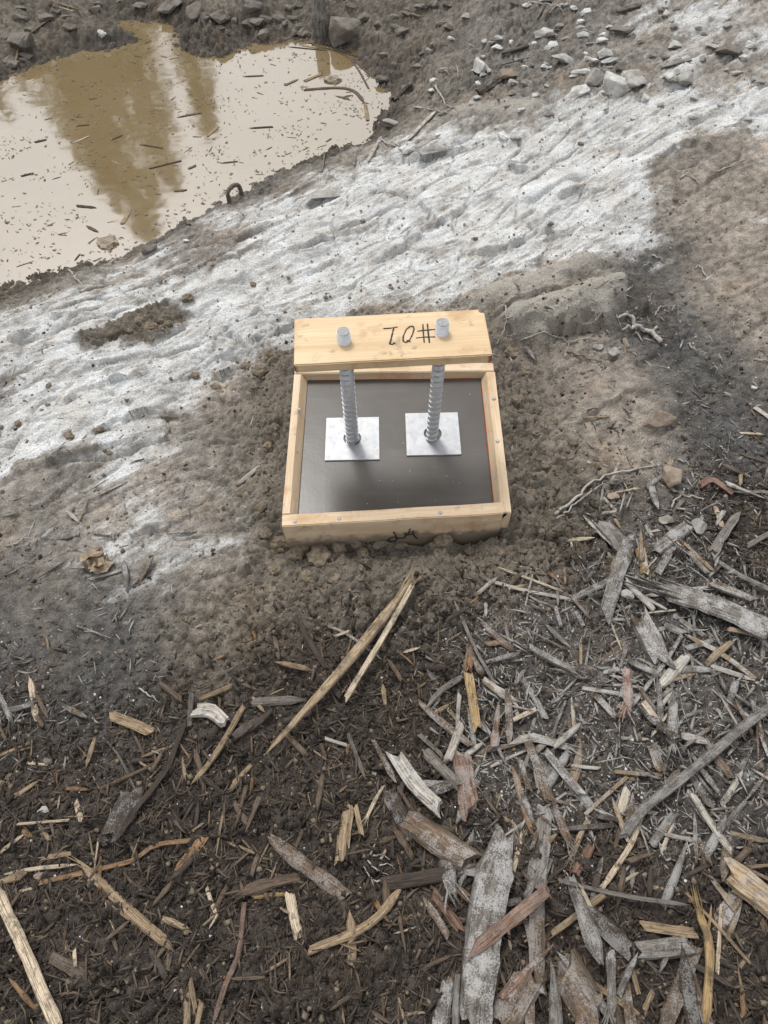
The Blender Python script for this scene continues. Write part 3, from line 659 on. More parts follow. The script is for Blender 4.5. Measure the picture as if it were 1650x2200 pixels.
stick([(585,1800),(660,1862),(745,1925)], 40, 'b', 'wide dark chip with a yellow edge left of the huge slab', name='wood_chip', thick=.35, dust=.05)
stick([(442,1798),(385,1876)], 28, 'o', 'short orange brown split block at the end of the winding root', name='wood_block', thick=.6, dust=0)
stick([(862,1908),(792,1985),(665,2042)], 21, 't', 'curved tan stick left of the huge cracked slab', name='curved_stick', cat='stick', lift=.008, dust=0)
stick([(528,1940),(515,2050),(490,2110),(458,2205)], 14, 'r', 'crooked pinkish grey stick reaching the bottom edge', name='crooked_stick', cat='stick', lift=.006, dust=.15)
stick([(875,1762),(1015,1852)], 50, 'b', 'thick frosted dark log left of the top of the huge slab', name='log_piece', cat='log', thick=.75, dust=.45)
stick([(975,1300),(1020,1400),(1062,1476)], 9, 'g', 'thin grey branch curving down through the frosted litter', name='thin_branch', cat='branch', lift=.012)
stick([(1165,1742),(1150,1912)], 46, 'g', 'grey brown slab right of the top of the huge slab', name='split_slab', thick=.3)
stick([(1195,1895),(1325,1925),(1470,1946)], 10, 'g', 'long thin grey stick lying level right of the huge slab', name='thin_stick', cat='stick', lift=.02)
TR = """65,1455,80,1550;14;c|80,1490,105,1545;10;b|400,1560,375,1620,360,1662,300,1742,270,1787;14;d|290,1708,240,1802;50;d|415,1475,408,1560;12;g|525,1520,470,1620,415,1686;14;t|500,1475,430,1505;12;t
245,1542,330,1578;26;t|425,1532,455,1530,486,1556;34;p|370,1605,305,1628;8;t|360,1632,195,1706;8;b|220,1580,260,1630,290,1696;5;g|750,1728,733,1850;30;t|765,1735,778,1795;13;t|625,1920,645,2012;24;c
412,2105,426,2166;13;t|545,1927,615,1921;14;y|165,2040,168,2076;10;c|700,1590,750,1606;10;p|750,1580,785,1672;12;g|45,1773,155,1765;7;c|0,1835,60,1790;9;c|0,1626,70,1598;10;t|65,1642,106,1645;6;c
130,1710,125,1738;6;c|165,1722,176,1766;14;c|15,1880,80,1868,168,1858;10;c|595,1425,672,1442;12;t|640,1330,665,1380,702,1440;15;d|720,1372,750,1360;8;c|705,1350,740,1362,820,1420;6;p|545,1512,652,1505;20;g
195,1790,212,1875;5;t|215,1795,205,1870;5;c|1525,1260,1616,1296;26;b|1380,1284,1520,1265;12;p;2|1045,1250,1130,1270,1225,1290;12;p;2|1070,1222,1206,1276;7;c|1025,1281,1066,1246;10;p|1230,1288,1326,1240;16;g
1340,1250,1402,1316;18;p|1120,1450,1170,1546;16;g|1250,1482,1390,1503;10;p|1226,1500,1232,1571;10;c|1470,1415,1405,1486;22;p|1460,1370,1415,1440,1345,1530;12;g|1470,1370,1540,1405,1620,1460;12;t|1525,1432,1620,1464;12;p
1380,1510,1418,1568;18;c|1275,1500,1320,1546;18;b|1437,1485,1450,1561;22;g|1095,1600,1145,1590,1226,1613;20;p;3|900,1580,950,1626;14;g|915,1620,985,1692;28;g|990,1620,1010,1746;44;r|990,1560,960,1641;20;p
1100,1650,1140,1796;20;o|1035,1550,1086,1646;9;g|1115,1635,1136,1701;14;b|1170,1620,1246,1711;27;g|1145,1620,1186,1676;14;g|1225,1647,1286,1652;10;t|1318,1660,1416,1668;10;t|1345,1670,1255,1751;12;t|1330,1750,1346,1700;20;c
1430,1600,1465,1545,1506,1530;8;g|1430,1600,1425,1661;9;g|1460,1585,1506,1596;20;p|1550,1731,1591,1660;16;p|1485,1670,1526,1736;22;g|1475,1705,1516,1761;22;g|1610,1540,1646,1631;12;r|1395,1605,1416,1661;22;b
1335,1587,1393,1590;9;p|1425,1345,1471,1363;18;g|1445,1325,1511,1368;14;g|1375,1322,1448,1315;6;c|1305,1330,1331,1401;6;c|1370,1330,1421,1431;50;g|1042,1389,1069,1385;12;o|1105,1371,1151,1350;8;c|1170,1345,1221,1391;12;g
1235,1320,1251,1351;14;g|1190,1310,1203,1351;10;g|915,1526,950,1485,991,1460;16;g|1100,1551,1151,1527;12;c|1105,1510,1113,1546;12;c|1432,1535,1395,1586;8;c|865,1406,901,1395;7;c|1528,1189,1581,1110;22;g|1535,1090,1551,1138;14;c
1410,1186,1479,1133;36;g|1410,1236,1442,1180;20;g|1374,1180,1385,1236;22;y|1297,1140,1346,1191;50;g|1248,1120,1308,1181;8;p|1262,1128,1312,1170;6;p|1500,1050,1524,1038,1568,1067;18;r|1567,1060,1652,1062;6;p|1480,1190,1517,1236;16;g
1516,1196,1584,1237;12;g|1292,1066,1321,1099;9;p|1290,1112,1321,1104;8;p|1620,880,1655,908;14;p|1252,900,1308,897;8;t|1150,1930,1150,2091;42;b|1120,1790,1095,1891;14;c;1|1215,1705,1135,1760,1070,1806;7;p|1265,1820,1230,1881;22;r
1375,1745,1350,1815,1290,1911;14;c;3|1447,1762,1415,1841;9;c|1445,1750,1400,1816;22;g|1290,1925,1182,2006;14;t|1245,1950,1350,2046;40;d|1375,1990,1490,2006;22;t|1370,2041,1481,2030;44;g|1355,2025,1436,2116;10;g|1490,2030,1425,2203;40;b
1547,1945,1537,2091;10;c|1470,1920,1535,1990,1610,2071;8;t|1565,1790,1655,1811;12;t|1590,1866,1655,1860;9;t|1205,2070,1282,2205;70;b|1140,2100,1073,2205;66;b|1225,2040,1276,2126;18;b|1260,2105,1381,2186;14;t|1350,2075,1366,2136;12;t
1400,2130,1380,2171;16;t|1305,2120,1331,2205;20;b|835,1705,885,1801;40;d|825,1901,971,1875;30;d|950,1885,1006,1931;20;b|930,1920,990,2001;28;r|1275,1755,1320,1762,1366,1786;14;d|1197,1783,1316,1775;16;d|1480,1710,1525,1770,1566,1831;18;p
169,1126,189,1074;7;t|85,1244,142,1212;6;d|272,1271,327,1228;6;d|1522,1945,1510,2040;6;y|1600,1720,1650,1655;10;b|1580,1240,1650,1275;12;g|1600,1180,1650,1150;14;g|1590,1330,1655,1395;12;p|700,1630,690,1600;9;b"""
for it in TR.replace('\n', '|').split('|'):
    a_ = it.split(';'); n_ = [float(x) for x in a_[0].split(',')]; stick(list(zip(n_[::2], n_[1::2])), float(a_[1]), a_[2], fray=int(a_[3]) if len(a_) > 3 else 0, lift=random.uniform(0, .012))
# wood by the rubble, the far bank and the shore
for it in """117,16,170,27;6;t|120,22,160,30;4;c|70,72,105,48;9;b|35,136,42,115;5;t|1115,25,1125,70;9;b|1170,15,1150,52;9;g|935,245,875,306;11;p|945,296,860,348;12;p|1075,147,1140,125;5;d|1078,119,1132,108;13;d|1025,206,1077,170;24;d|1325,31,1376,15;15;d
1420,150,1481,133;13;g|1067,200,1070,223;6;b|790,353,820,300;9;p|692,371,698,330;5;g|760,361,765,331;6;g|645,376,690,370;5;p|392,465,408,486;8;d|240,571,253,557;4;c|845,218,880,180;24;d|560,740,600,700;6;p""".replace('\n', '|').split('|'):
    a_ = it.split(';'); n_ = [float(x) for x in a_[0].split(',')]; stick(list(zip(n_[::2], n_[1::2])), float(a_[1]), a_[2], lift=.006, group='wood scraps on the rock and banks')
b0 = P(688, 84); d_ = ray(683, -25); t_ = (b0[1]+.10-CAM[1])/d_[1]; top = CAM+d_*t_
stick([(688,84),(683,-25)], 28, 'g', 'upright muddy grey post stuck in the far bank at the top edge', world=[b0-np.array([0, 0, .05]), (b0+top)/2, top], name='muddy_post', cat='post', thick=.8, dust=.1)

# ================================================================== smaller chips, shared meshes
CHIPS = []
for i in range(18):
    R = random.Random(100+i); L = 1.; n = 6; bend = R.uniform(-.06, .06)
    line = np.array([[x-.5, bend*math.sin(math.pi*x)*2, 0] for x in np.linspace(0, 1, n)]); wv = [R.uniform(.8, 1.1)*W_ for W_ in np.interp(np.linspace(0, 1, n), [0, .3, 1], [R.uniform(.5, 1), 1, R.uniform(.25, .9)])]
    v, f, uv = splinter_geo(line*np.array([8., 1, 1]), wv, .5, np.array([0, 0, 1.]), R, fray=(0, 0, 0, 1)[i % 4], K=6, point=(R.random() < .4, R.random() < .5))
    me = wood_mesh('wood_chip', np.array(v)*np.array([1/8., 1, 1]), f, np.array(uv)*np.array([.02, 1])); me.materials.append(M['wood']); CHIPS.append(me)
def normal_at(x, y, e_=.03):
    hx = (H(x+e_, y)-H(x-e_, y))/(2*e_); hy = (H(x, y+e_)-H(x, y-e_))/(2*e_); n_ = Vector((-hx, -hy, 1)); return n_.normalized()
def chip(x, y, L, W, th, az, colr, dust, group, z=None, tilt=.25, name='wood_chip', cat='wood', R=random):
    me = R.choice(CHIPS); o = link(name, me); nv = normal_at(x, y) if z is None else Vector((0, 0, 1))
    q = Vector((0, 0, 1)).rotation_difference(nv) @ Matrix.Rotation(az, 3, 'Z').to_quaternion() @ Matrix.Rotation(R.uniform(-tilt, tilt), 3, 'Y').to_quaternion() @ Matrix.Rotation(R.uniform(-.5, .5)*min(1, tilt*3), 3, 'X').to_quaternion()
    o.rotation_mode = 'QUATERNION'; o.rotation_quaternion = q; o.scale = (L, W, th*1.6)
    o.location = (x, y, (H(x, y)+th*.3) if z is None else z); cn, cc = WC[colr]; j = R.uniform(.75, 1.2); o.color = (cc[0]*j, cc[1]*j, cc[2]*j, dust)
    reg(o, cn, wood_noun(L, W), cat, group); return o
def litter_spot(R):
    while True:
        px, py = R.uniform(0, 1650), R.uniform(1060, 2200); p = P(px, py); g_ = ginfo(p[0], p[1])
        if max(abs(p[0]-.01)-.34, abs(p[1])-.33) > 0 and R.random() < g_[6]**1.5: return px, py, p, g_
R = random.Random(21)
for i in range(52):                                  # the deeper heap at the right: bigger pieces lying over each other
    while True:
        px, py = R.uniform(820, 1650), R.uniform(1380, 2200)
        if R.random() < .35+.65*((px-820)/830)*((py-1200)/1000): break
    p = P(px, py); L = R.uniform(.07, .16); W = L*R.uniform(.12, .24); g_ = ginfo(p[0], p[1])
    o = chip(p[0], p[1], L, W, W*R.uniform(.35, .6), R.gauss(math.pi/2, .55), R.choice('gbgbdbgtr'), R.uniform(.25, .6), 'wood debris on the ground', R=R, tilt=.18); o.location.z += R.uniform(0, .014)
for i in range(72):
    px, py, p, g_ = litter_spot(R); ashy = g_[3] > .08; L = min(.13, max(.025, R.lognormvariate(math.log(.050), .45))); W = L*R.uniform(.10, .30)
    chip(p[0], p[1], L, min(W, .026), min(W, .026)*R.uniform(.4, .7), R.uniform(0, math.pi), R.choice('ggpptbg' if ashy else 'tbbddrtdb'), R.uniform(.3, .7) if ashy else R.uniform(0, .12), 'wood debris on the ground', R=R)

# ================================================================== rubble and stones
STONES = []
def stone_mesh(seed, n=15):
    R = random.Random(seed); bm = bmesh.new()
    for i in range(n):
        u = Vector((R.gauss(0, 1), R.gauss(0, 1), R.gauss(0, 1))).normalized()*R.uniform(.8, 1.1); bm.verts.new((u.x*.5, u.y*.5, u.z*.5))
    r_ = bmesh.ops.convex_hull(bm, input=bm.verts); bmesh.ops.delete(bm, geom=[g for g in r_['geom_interior'] if isinstance(g, bmesh.types.BMVert)], context='VERTS')
    bmesh.ops.dissolve_limit(bm, angle_limit=.25, verts=bm.verts, edges=bm.edges); bmesh.ops.bevel(bm, geom=list(bm.edges), offset=.03, segments=1, affect='EDGES')
    bmesh.ops.triangulate(bm, faces=bm.faces); bmesh.ops.subdivide_edges(bm, edges=[e_ for e_ in bm.edges if e_.calc_length() > .22], cuts=1)
    for v in bm.verts: v.co += Vector((mnoise.noise(v.co*4+Vector((seed, 0, 0))), mnoise.noise(v.co*4+Vector((0, seed, 0))), mnoise.noise(v.co*4+Vector((0, 0, seed)))))*.07
    me = bpy.data.meshes.new('stone'); bm.to_mesh(me); bm.free(); me.materials.append(M['stone']); return me
for i in range(14): STONES.append(stone_mesh(i+1, 11+i % 8))
SCOL = {'p': ('pale grey', (.37,.37,.355)), 'w': ('whitish', (.46,.46,.45)), 'g': ('grey', (.24,.23,.215)), 'd': ('dark muddy', (.13,.117,.102)), 'b': ('brown', (.20,.16,.125))}
def stone(px, py, wpx, hpx, c, label=None, az=None, sink=.30, R=random.Random(3), group='stones on the ground', flat=.7, p=None):
    p = P(px, py+hpx*.25) if p is None else p; m_ = dist_px(p); sx, sy = wpx*m_*1.2, hpx*m_*1.25; sz = min(sx, sy)*flat
    o = link('stone', R.choice(STONES)); o.rotation_euler = (R.uniform(-.25, .25), R.uniform(-.25, .25), R.uniform(-.25, .25) if az is None else az); o.scale = (sx, sy, sz)
    o.location = (p[0], p[1]+sy*.1, H(p[0], p[1])+sz*(.5-sink)); cn, cc = SCOL[c]; j = R.uniform(.85, 1.12); o.color = (cc[0]*j, cc[1]*j, cc[2]*j, .3 if c in 'pw' else .1)
    if label: tag(o, label, 'stone', group)
    else: reg(o, cn, 'stone slab' if wpx > 2.2*hpx else 'big stone' if sx > .10 else 'stone' if sx > .045 else 'small stone', 'stone', group)
    return o
stone(1317,185,62,66,'p','largest grey boulder in the rubble heap at the upper right'); stone(1242,200,54,44,'w','whitish flat topped boulder left of the largest boulder')
stone(1030,140,36,52,'p','tall pale angular stone on the left of the rubble heap'); stone(740,72,72,64,'d','big grey pointed boulder beside the muddy post on the far bank', flat=1)
stone(52,102,52,64,'d','dark boulder on the bank at the far left of the puddle', flat=1); stone(965,318,140,44,'g','long flat grey slab lying at the right end of the puddle', flat=.5, az=.3)
stone(702,417,104,34,'g','flat grey frosted slab on the shore below the puddle', flat=.35, az=.35); stone(1443,1025,46,50,'b','tan upright stone right of the box by the pale root', flat=1)
stone(1413,895,64,44,'b','brown wedge stone embedded in the soil right of the box', sink=.55)
for it in """1038,160,14,20,p|1050,154,9,18,p|1027,180,13,16,p|1092,162,42,30,b|1170,75,40,32,p|1185,100,28,28,p|1070,88,22,14,p|1067,103,24,16,w|1040,88,15,28,g|1210,130,58,28,p|1302,118,38,30,p|1447,100,28,28,p|1275,172,46,46,g|1362,172,46,58,g|1435,170,28,28,p|1442,183,30,22,g
1467,172,36,36,g|1345,162,20,24,p|1255,157,62,18,p|1247,49,17,15,w|1246,62,19,13,w|1255,80,30,20,p|1258,28,23,19,w|1175,4,42,14,p|1595,125,18,20,p|1442,45,11,13,p|1537,10,13,11,w|1610,100,32,18,p|1080,293,24,26,w|1012,222,18,14,p|1292,92,24,16,p|1385,212,20,22,p|840,265,42,26,g
1107,300,26,15,g|1335,72,52,26,d|1560,115,54,36,d|1530,100,42,14,p|1305,135,42,13,p|20,132,28,20,d|222,77,20,24,p|362,18,64,40,d|540,18,44,32,d|650,72,28,28,d|632,70,16,20,d|420,30,44,54,d|470,42,50,44,d|550,50,40,30,d|820,175,28,20,d|205,25,28,22,d|492,472,15,13,w|320,535,36,24,d|400,517,13,9,p
1282,745,24,20,g|1317,757,26,22,g|1345,737,13,26,g|1620,834,16,12,p|1429,1117,32,22,g|1315,1068,26,17,b|1497,1133,34,34,g|1347,1275,36,24,g|1264,995,11,9,p|358,893,46,24,d|95,1740,26,18,g|85,1880,24,16,b|100,1635,20,16,d|270,1340,14,10,b|1490,215,22,16,g|1400,120,22,14,g|1200,60,20,14,g|1130,180,24,18,g|1150,205,18,14,p
900,20,26,20,d|960,60,24,18,d|1000,40,20,16,g|1010,100,18,14,g|1120,95,22,18,d|1380,90,24,16,g|1500,60,18,14,p|1470,130,20,14,p|1580,160,26,16,g|1560,60,20,14,g|1630,180,26,16,g|780,40,30,24,d|850,60,26,18,d|600,40,30,22,d|150,60,30,20,d|100,40,36,26,d|300,20,26,18,d""".replace('\n', '|').split('|'):
    a_ = it.split(','); stone(*[float(x) for x in a_[:4]], a_[4])
R = random.Random(9)
for i in range(90):
    px, py = R.choice([(R.gauss(1230, 110), R.gauss(130, 60)), (R.uniform(880, 1640), R.uniform(10, 260))])
    if 0 < px < 1650 and 5 < py < 270: stone(px, py, R.uniform(9, 24), R.uniform(7, 17), R.choice('ppggwd'), R=R)
k_ = 0
while k_ < 60:
    px, py = R.uniform(0, 950), R.uniform(2, 150)
    if poly_sd(np.array([px]), np.array([py]), np.array(SHORE, float))[0] > 8: stone(px, py, R.uniform(12, 34), R.uniform(10, 24), R.choice('dddd'), R=R, flat=.9, sink=.48); k_ += 1

# ================================================================== clods of soil
CLODS = []
for i in range(8):
    bm = bmesh.new(); bmesh.ops.create_icosphere(bm, subdivisions=3, radius=.5)
    for v in bm.verts: v.co *= 1+.34*mnoise.noise(v.co*3.2+Vector((i*9, 0, 0)))+.26*mnoise.noise(v.co*8+Vector((0, i*7, 0)))+.13*mnoise.noise(v.co*19)
    me = bpy.data.meshes.new('soil_clod'); bm.to_mesh(me); bm.free(); me.materials.append(M['clod']); CLODS.append(me)
def clod(px, py, w_, h_, R, label=None):
    p = P(px, py); m_ = dist_px(p); o = link('soil_clod', R.choice(CLODS)); o.scale = (w_*m_*.9, h_*m_, min(w_, h_)*m_*.62); o.rotation_euler = (R.uniform(-.4, .4), R.uniform(-.4, .4), R.uniform(0, 6) if abs(w_-h_) < 6 else R.uniform(-.3, .3)); o.location = (p[0], p[1], H(p[0], p[1])+.04*min(w_, h_)*m_)
    if label: tag(o, label, 'soil clod', 'clods of soil')
    else: reg(o, 'brown', 'lump of soil' if w_ > 22 else 'small soil lump', 'soil clod', 'clods of soil')
clod(688,1198,54,52,R,'largest round soil clod under the front board of the box')
for it in """402,642,32,24|545,613,15,13|213,926,28,17|41,914,15,15|122,1070,19,15|272,1105,10,9|293,1097,15,9|236,975,13,15|150,938,25,17|465,833,28,16|418,810,30,17|106,831,17,10|102,871,15,9|640,1190,40,36|730,1180,34,28|595,1180,36,34|780,1190,30,26|660,1240,34,30|720,1245,30,24|590,1225,32,28
570,1150,30,28|560,1090,28,24|1010,1185,26,20|1075,1190,24,20|930,1175,22,18|850,1205,26,20|560,800,36,28|530,790,26,22|585,760,28,20|1100,760,34,28|1130,800,26,22|1110,860,24,20|1150,930,30,24|1170,1000,28,22|1140,1060,24,20|1230,950,26,20|1190,905,20,16|520,1060,22,18|500,1010,20,16|575,960,24,22
300,690,30,20|325,705,34,22|345,690,26,18|360,697,22,16|280,712,20,14|240,722,18,12|325,728,16,12|1245,630,12,8|840,620,11,9|700,640,12,9|620,600,10,8|780,480,12,9|1247,310,14,11|1450,430,16,12|1390,540,14,10|1480,600,16,12|1560,640,14,10|1180,490,18,12|1020,515,16,10|460,560,14,10""".replace('\n', '|').split('|'):
    clod(*[float(x) for x in it.split(',')], R)

for i in range(18):                                  # soil packed against the front board
    clod(600+i*28+R.uniform(-10, 10), R.uniform(1160, 1182)-.03*(i*28), R.uniform(22, 50), R.uniform(18, 34), R)
# ================================================================== roots
def root(pxs, wpx, label=None, mat='root', lift=.006, loops=0., name='bare_root'):
    q = np.array([P(*p) for p in pxs]); m_ = dist_px(q.mean(0)); n = max(8, len(pxs)*5); line = resample(q, n); gz = bil(hf.Z, XS, YS, line[:, 0], line[:, 1])
    z = np.convolve(np.pad(gz, 2, 'edge'), np.ones(5)/5, 'valid'); line[:, 2] = z+wpx*m_*.35+lift*np.sin(np.linspace(0, math.pi, n))*(1+.6*np.sin(np.arange(n)*1.3))
    sp_ = np.linalg.norm(q[0]-q[-1])/n; line[1:-1, :2] += rng.normal(0, min(wpx*m_*.35, sp_*.28), (n-2, 2)); mid = line.mean(0)
    o = link(name, tube_mesh(name, line-mid, [max(.0006, wpx*m_*.5*(1-.55*i/n)) for i in range(n)], 6, .12), M[mat]); o.location = mid
    if label: tag(o, label, 'root', 'bare roots')
    else: reg(o, 'pale' if mat == 'root' else 'dark', 'thin curly root' if wpx < 4.5 else 'root', 'root', 'bare roots')
    return o
rt = empty('branched_root', P(1370, 712)); tag(rt, 'pale forked root lying on the dark soil right of the box', 'root', 'bare roots')
for pxs, w_ in (([(1418,739),(1394,721),(1366,708),(1350,684),(1323,684)], 11), ([(1366,708),(1335,712)], 9), ([(1350,686),(1341,676)], 4), ([(1394,721),(1412,708)], 9), ([(1357,695),(1356,678)], 3)):
    o = root(pxs, w_, 'x', lift=.01, name='root_branch'); 
    for k_ in ('label', 'category', 'group'): del o[k_]
    o.location = Vector(o.location)-Vector(rt.location); o.parent = rt
root([(1190,1110),(1240,1068),(1290,1030),(1350,1014),(1412,1003)], 7, 'long pale root stretching right from the front corner of the box')
root([(1195,1118),(1245,1080),(1285,1048),(1300,1035)], 5, 'short pale root running beside the long pale root')
for it in """1085,660,1083,708,1067,743;4|1085,660,1118,640;3|1083,690,1110,700;3|1118,735,1197,731,1220,743,1213,759;3.5|1220,743,1284,733;3.5|1406,680,1418,664,1449,658;3.5|1441,1094,1457,1070,1512,1074;5|1095,770,1100,785;3|1360,760,1366,770,1362,782;3|1480,740,1495,755;5|1310,606,1355,604;3|1380,575,1400,568;3|1400,550,1425,565;4|1515,595,1500,575,1490,580;4
1135,8,1195,17,1220,8;4.5|1195,17,1212,38;3.5|1195,17,1180,30;3|935,190,957,228;5|950,150,965,165;3.5|1168,135,1180,152;3.5|980,145,985,175;3|900,235,930,240,975,250;3|960,230,985,248;3|940,250,980,228;3.5|150,585,180,617;4.5|16,1176,51,1161,75,1117;3.5|820,305,860,320;4|850,310,870,330;4|1428,400,1420,412;3|1460,385,1475,378,1500,400;3.5
1240,410,1260,395;3|1540,370,1600,345;4|1620,775,1650,782;4|1545,960,1560,975;3|1410,1200,1380,1230;4|790,1850,810,1870,835,1880;4|785,1880,815,1895,845,1888;4|800,1840,822,1838,838,1850;4|815,1860,835,1858,850,1868;3|780,1860,795,1885,805,1910;3|1455,990,1480,1000;4|420,1350,470,1335;3|200,1255,215,1275;3|300,1480,345,1510;4""".replace('\n', '|').split('|'):
    a_ = it.split(';'); n_ = [float(x) for x in a_[0].split(',')]; root(list(zip(n_[::2], n_[1::2])), float(a_[1]))
root([(1217,759),(1250,772),(1292,778)], 6, 'dark root below the curly pale roots right of the plank', mat='rootd')

# a muddy steel loop sticking out by the shore, a withered leaf clump on the left
pa, pb = P(493, 434), P(519, 420); up_ = np.array([0, 0, 1.]); h_ = .055
lp = [pa-up_*.04, pa+up_*h_*.55, pa*.88+pb*.12+up_*h_*.95, (pa+pb)/2+up_*h_*1.12, pa*.12+pb*.88+up_*h_*.95, pb+up_*h_*.55, pb-up_*.02]
lp = resample(lp, 26); o = link('steel_loop', tube_mesh('steel_loop', lp-pa, [.0095]*26, 10, .06), M['rust']); o.location = pa; tag(o, 'mud covered bent steel loop poking out of the puddle shore', 'steel loop')
lf = empty('withered_leaf', P(216, 1216)); tag(lf, 'crumpled withered tan leaf clump on grey soil at the left', 'leaf')
for i in range(5):
    bm = bmesh.new(); bmesh.ops.create_grid(bm, x_segments=6, y_segments=5, size=.5)
    for v in bm.verts: v.co.x *= 1-abs(v.co.y)*.8; v.co.z += .35*mnoise.noise(v.co*3+Vector((i*5, 0, 0)))+.3*v.co.y**2
    me = bpy.data.meshes.new('leaf_blade'); bm.to_mesh(me); bm.free(); o = link('leaf_blade', me, M['leaf'], lf); o.scale = (.045, .06, .05); o.location = (random.uniform(-.02, .02), random.uniform(-.02, .02), .014+.004*i); o.rotation_euler = (random.uniform(-.5, .5), random.uniform(-.5, .5), i*1.3)

# ================================================================== flotsam on the puddle
GF = 'flotsam on the muddy puddle'
for it in """655,174,692,158;10;t|523,164,565,162;5;b|612,183,640,170;7;g|655,192,725,188,760,195,783,219;9;b|785,225,790,258;9;t|720,205,755,215;4;b|380,252,432,242;6;b|445,292,468,272;8;t|155,308,192,292;5;c|165,270,190,268;4;d|75,305,97,300;6;d|322,362,390,345;6;d|405,362,421,355;7;b|475,350,511,346;4;b
262,480,281,448;10;t|185,485,211,498;7;b|160,560,172,545;4;d|35,572,71,560;4;c|375,410,401,408;6;b|480,408,501,404;6;c|165,442,206,446;8;d|45,378,71,372;7;d|535,275,586,272;5;d|680,100,720,108,760,130,800,165;5;b|745,115,770,150,792,190;5;b|700,96,752,112;5;d|620,100,702,108;4;d|660,92,720,96;5;b|730,110,790,128;4;d|750,125,805,150;5;b|770,110,800,140;4;t|640,96,690,104;3;t|240,300,262,290;5;d|300,310,350,318;4;d""".replace('\n', '|').split('|'):
    a_ = it.split(';'); n_ = [float(x) for x in a_[0].split(',')]; stick(list(zip(n_[::2], n_[1::2])), float(a_[1]), a_[2], floating=True, name='floating_stick', cat='flotsam', group=GF, thick=.25)
R = random.Random(33); SHP = np.array(SHORE, float)
def in_water(px, py, m_=12):
    p = np.array([px]), np.array([py]); return poly_sd(p[0], p[1], SHP)[0] < -m_
k_ = 0
while k_ < 150:
    px, py = R.uniform(0, 850), R.uniform(45, 635)
    if not in_water(px, py): continue
    q = on_plane(px, py, WATER); L = (6+20*R.random()**2)*dist_px(q); chip(q[0], q[1], L, L*R.uniform(.12, .34), .003, R.gauss(.25, .55), R.choice('bdbbdbgg' if R.random() < .85 else 'tcg'), 0, GF, z=WATER+.0003, tilt=.05, name='floating_chip', cat='flotsam', R=R); k_ += 1
for (px, py, w_, h_, lb) in [(715,172,38,18,'dark lump of mud breaking the surface near the puddle right end'), (232,522,46,26,'dark sodden leaf mat floating in the lower left of the puddle')]:
    q = on_plane(px, py, WATER); m_ = dist_px(q); o = link('sodden_lump', CLODS[3].copy()); o.data.materials.clear(); o.data.materials.append(M['speck']); o.scale = (w_*m_, h_*m_*1.6, .03); o.location = (q[0], q[1], WATER+.002); tag(o, lb, 'flotsam', GF)

# ================================================================== uncountable small stuff, one mesh each
def scatter(name, n, mat, spot, proto, R, label):
    """proto(R) -> (verts Nx3, faces); all copies joined in one mesh"""
    V_, F_, b0 = [], [], 0
    for i in range(n):
        s_ = spot(R)
        if s_ is None: continue
        v, f = proto(R); q = Matrix.Rotation(R.uniform(0, 6.28), 3, 'Z') @ Matrix.Rotation(R.uniform(-.35, .35), 3, 'Y') @ Matrix.Rotation(R.uniform(-.4, .4), 3, 'X')
        V_.append(np.array(v) @ np.array(q).T+s_); F_.append(np.array(f)+b0); b0 += len(v)
    v = np.vstack(V_); f = np.vstack(F_).astype(np.int32); me = bpy.data.meshes.new(name); me.vertices.add(len(v)); me.vertices.foreach_set('co', v.astype(np.float32).ravel())
    me.loops.add(f.size); me.loops.foreach_set('vertex_index', f.ravel()); me.polygons.add(len(f)); me.polygons.foreach_set('loop_start', np.arange(0, f.size, f.shape[1], dtype=np.int32)); me.update(calc_edges=True)
    o = link(name, me, mat); o['kind'] = 'stuff'; o['label'] = label; return o
def spots_world(n, keep, seed, ylo=-1.45, yhi=.6, xlo=-1.25, xhi=1.35):
    g = np.random.default_rng(seed); x = g.uniform(xlo, xhi, n*6); y = g.uniform(ylo, yhi, n*6); k = g.random(n*6) < keep(x, y); x, y = x[k][:n], y[k][:n]
    z = bil(hf.Z, XS, YS, x, y); out = np.stack([x, y, z], -1); it_ = iter(out); return lambda R: next(it_, None)
zz = lambda x, y: bil(ZG, ZX, ZY, x, y)
off_box = lambda x, y: (np.maximum(np.abs(x-.01)-.325, np.abs(y-.012)-.31) > 0)
def sliver(l0_, l1_, r_):
    def fn2(R):
        L = R.uniform(l0_, l1_); w_ = L*R.uniform(.04, .16)*r_; h = w_*.5; b = R.uniform(-.12, .12)*L
        return [(-L/2, -w_/2, 0), (-L/2, w_/2, h*.5), (0, b-w_/2, h), (0, b+w_/2, 0), (0, b, h*1.6), (L/2, 0, h*.4)], [(0, 1, 4), (0, 4, 2), (1, 3, 4), (2, 4, 5), (4, 3, 5), (0, 2, 3), (0, 3, 1), (2, 5, 3)]
    return fn2
def crumb(r0_, r1_):
    def fn2(R):
        r = r0_+(r1_-r0_)*R.random()**3; j = lambda: r*R.uniform(.65, 1.25)
        return [(j(), 0, 0), (-j(), 0, 0), (0, j(), 0), (0, -j(), 0), (R.uniform(-.3, .3)*r, R.uniform(-.3, .3)*r, j()), (0, 0, -j())], [(0, 2, 4), (2, 1, 4), (1, 3, 4), (3, 0, 4), (2, 0, 5), (1, 2, 5), (3, 1, 5), (0, 3, 5)]
    return fn2
R = random.Random(55)
dark = lambda x, y: np.clip(zz(x, y)[:, 6], 0, 1)*(zz(x, y)[:, 3] < .10)*off_box(x, y)
ashy = lambda x, y: np.clip(zz(x, y)[:, 6], 0, 1)*np.clip(zz(x, y)[:, 3]*9, 0, 1)*off_box(x, y)
brown = lambda x, y: np.clip(zz(x, y)[:, 4], 0, 1)*off_box(x, y)
CD = []
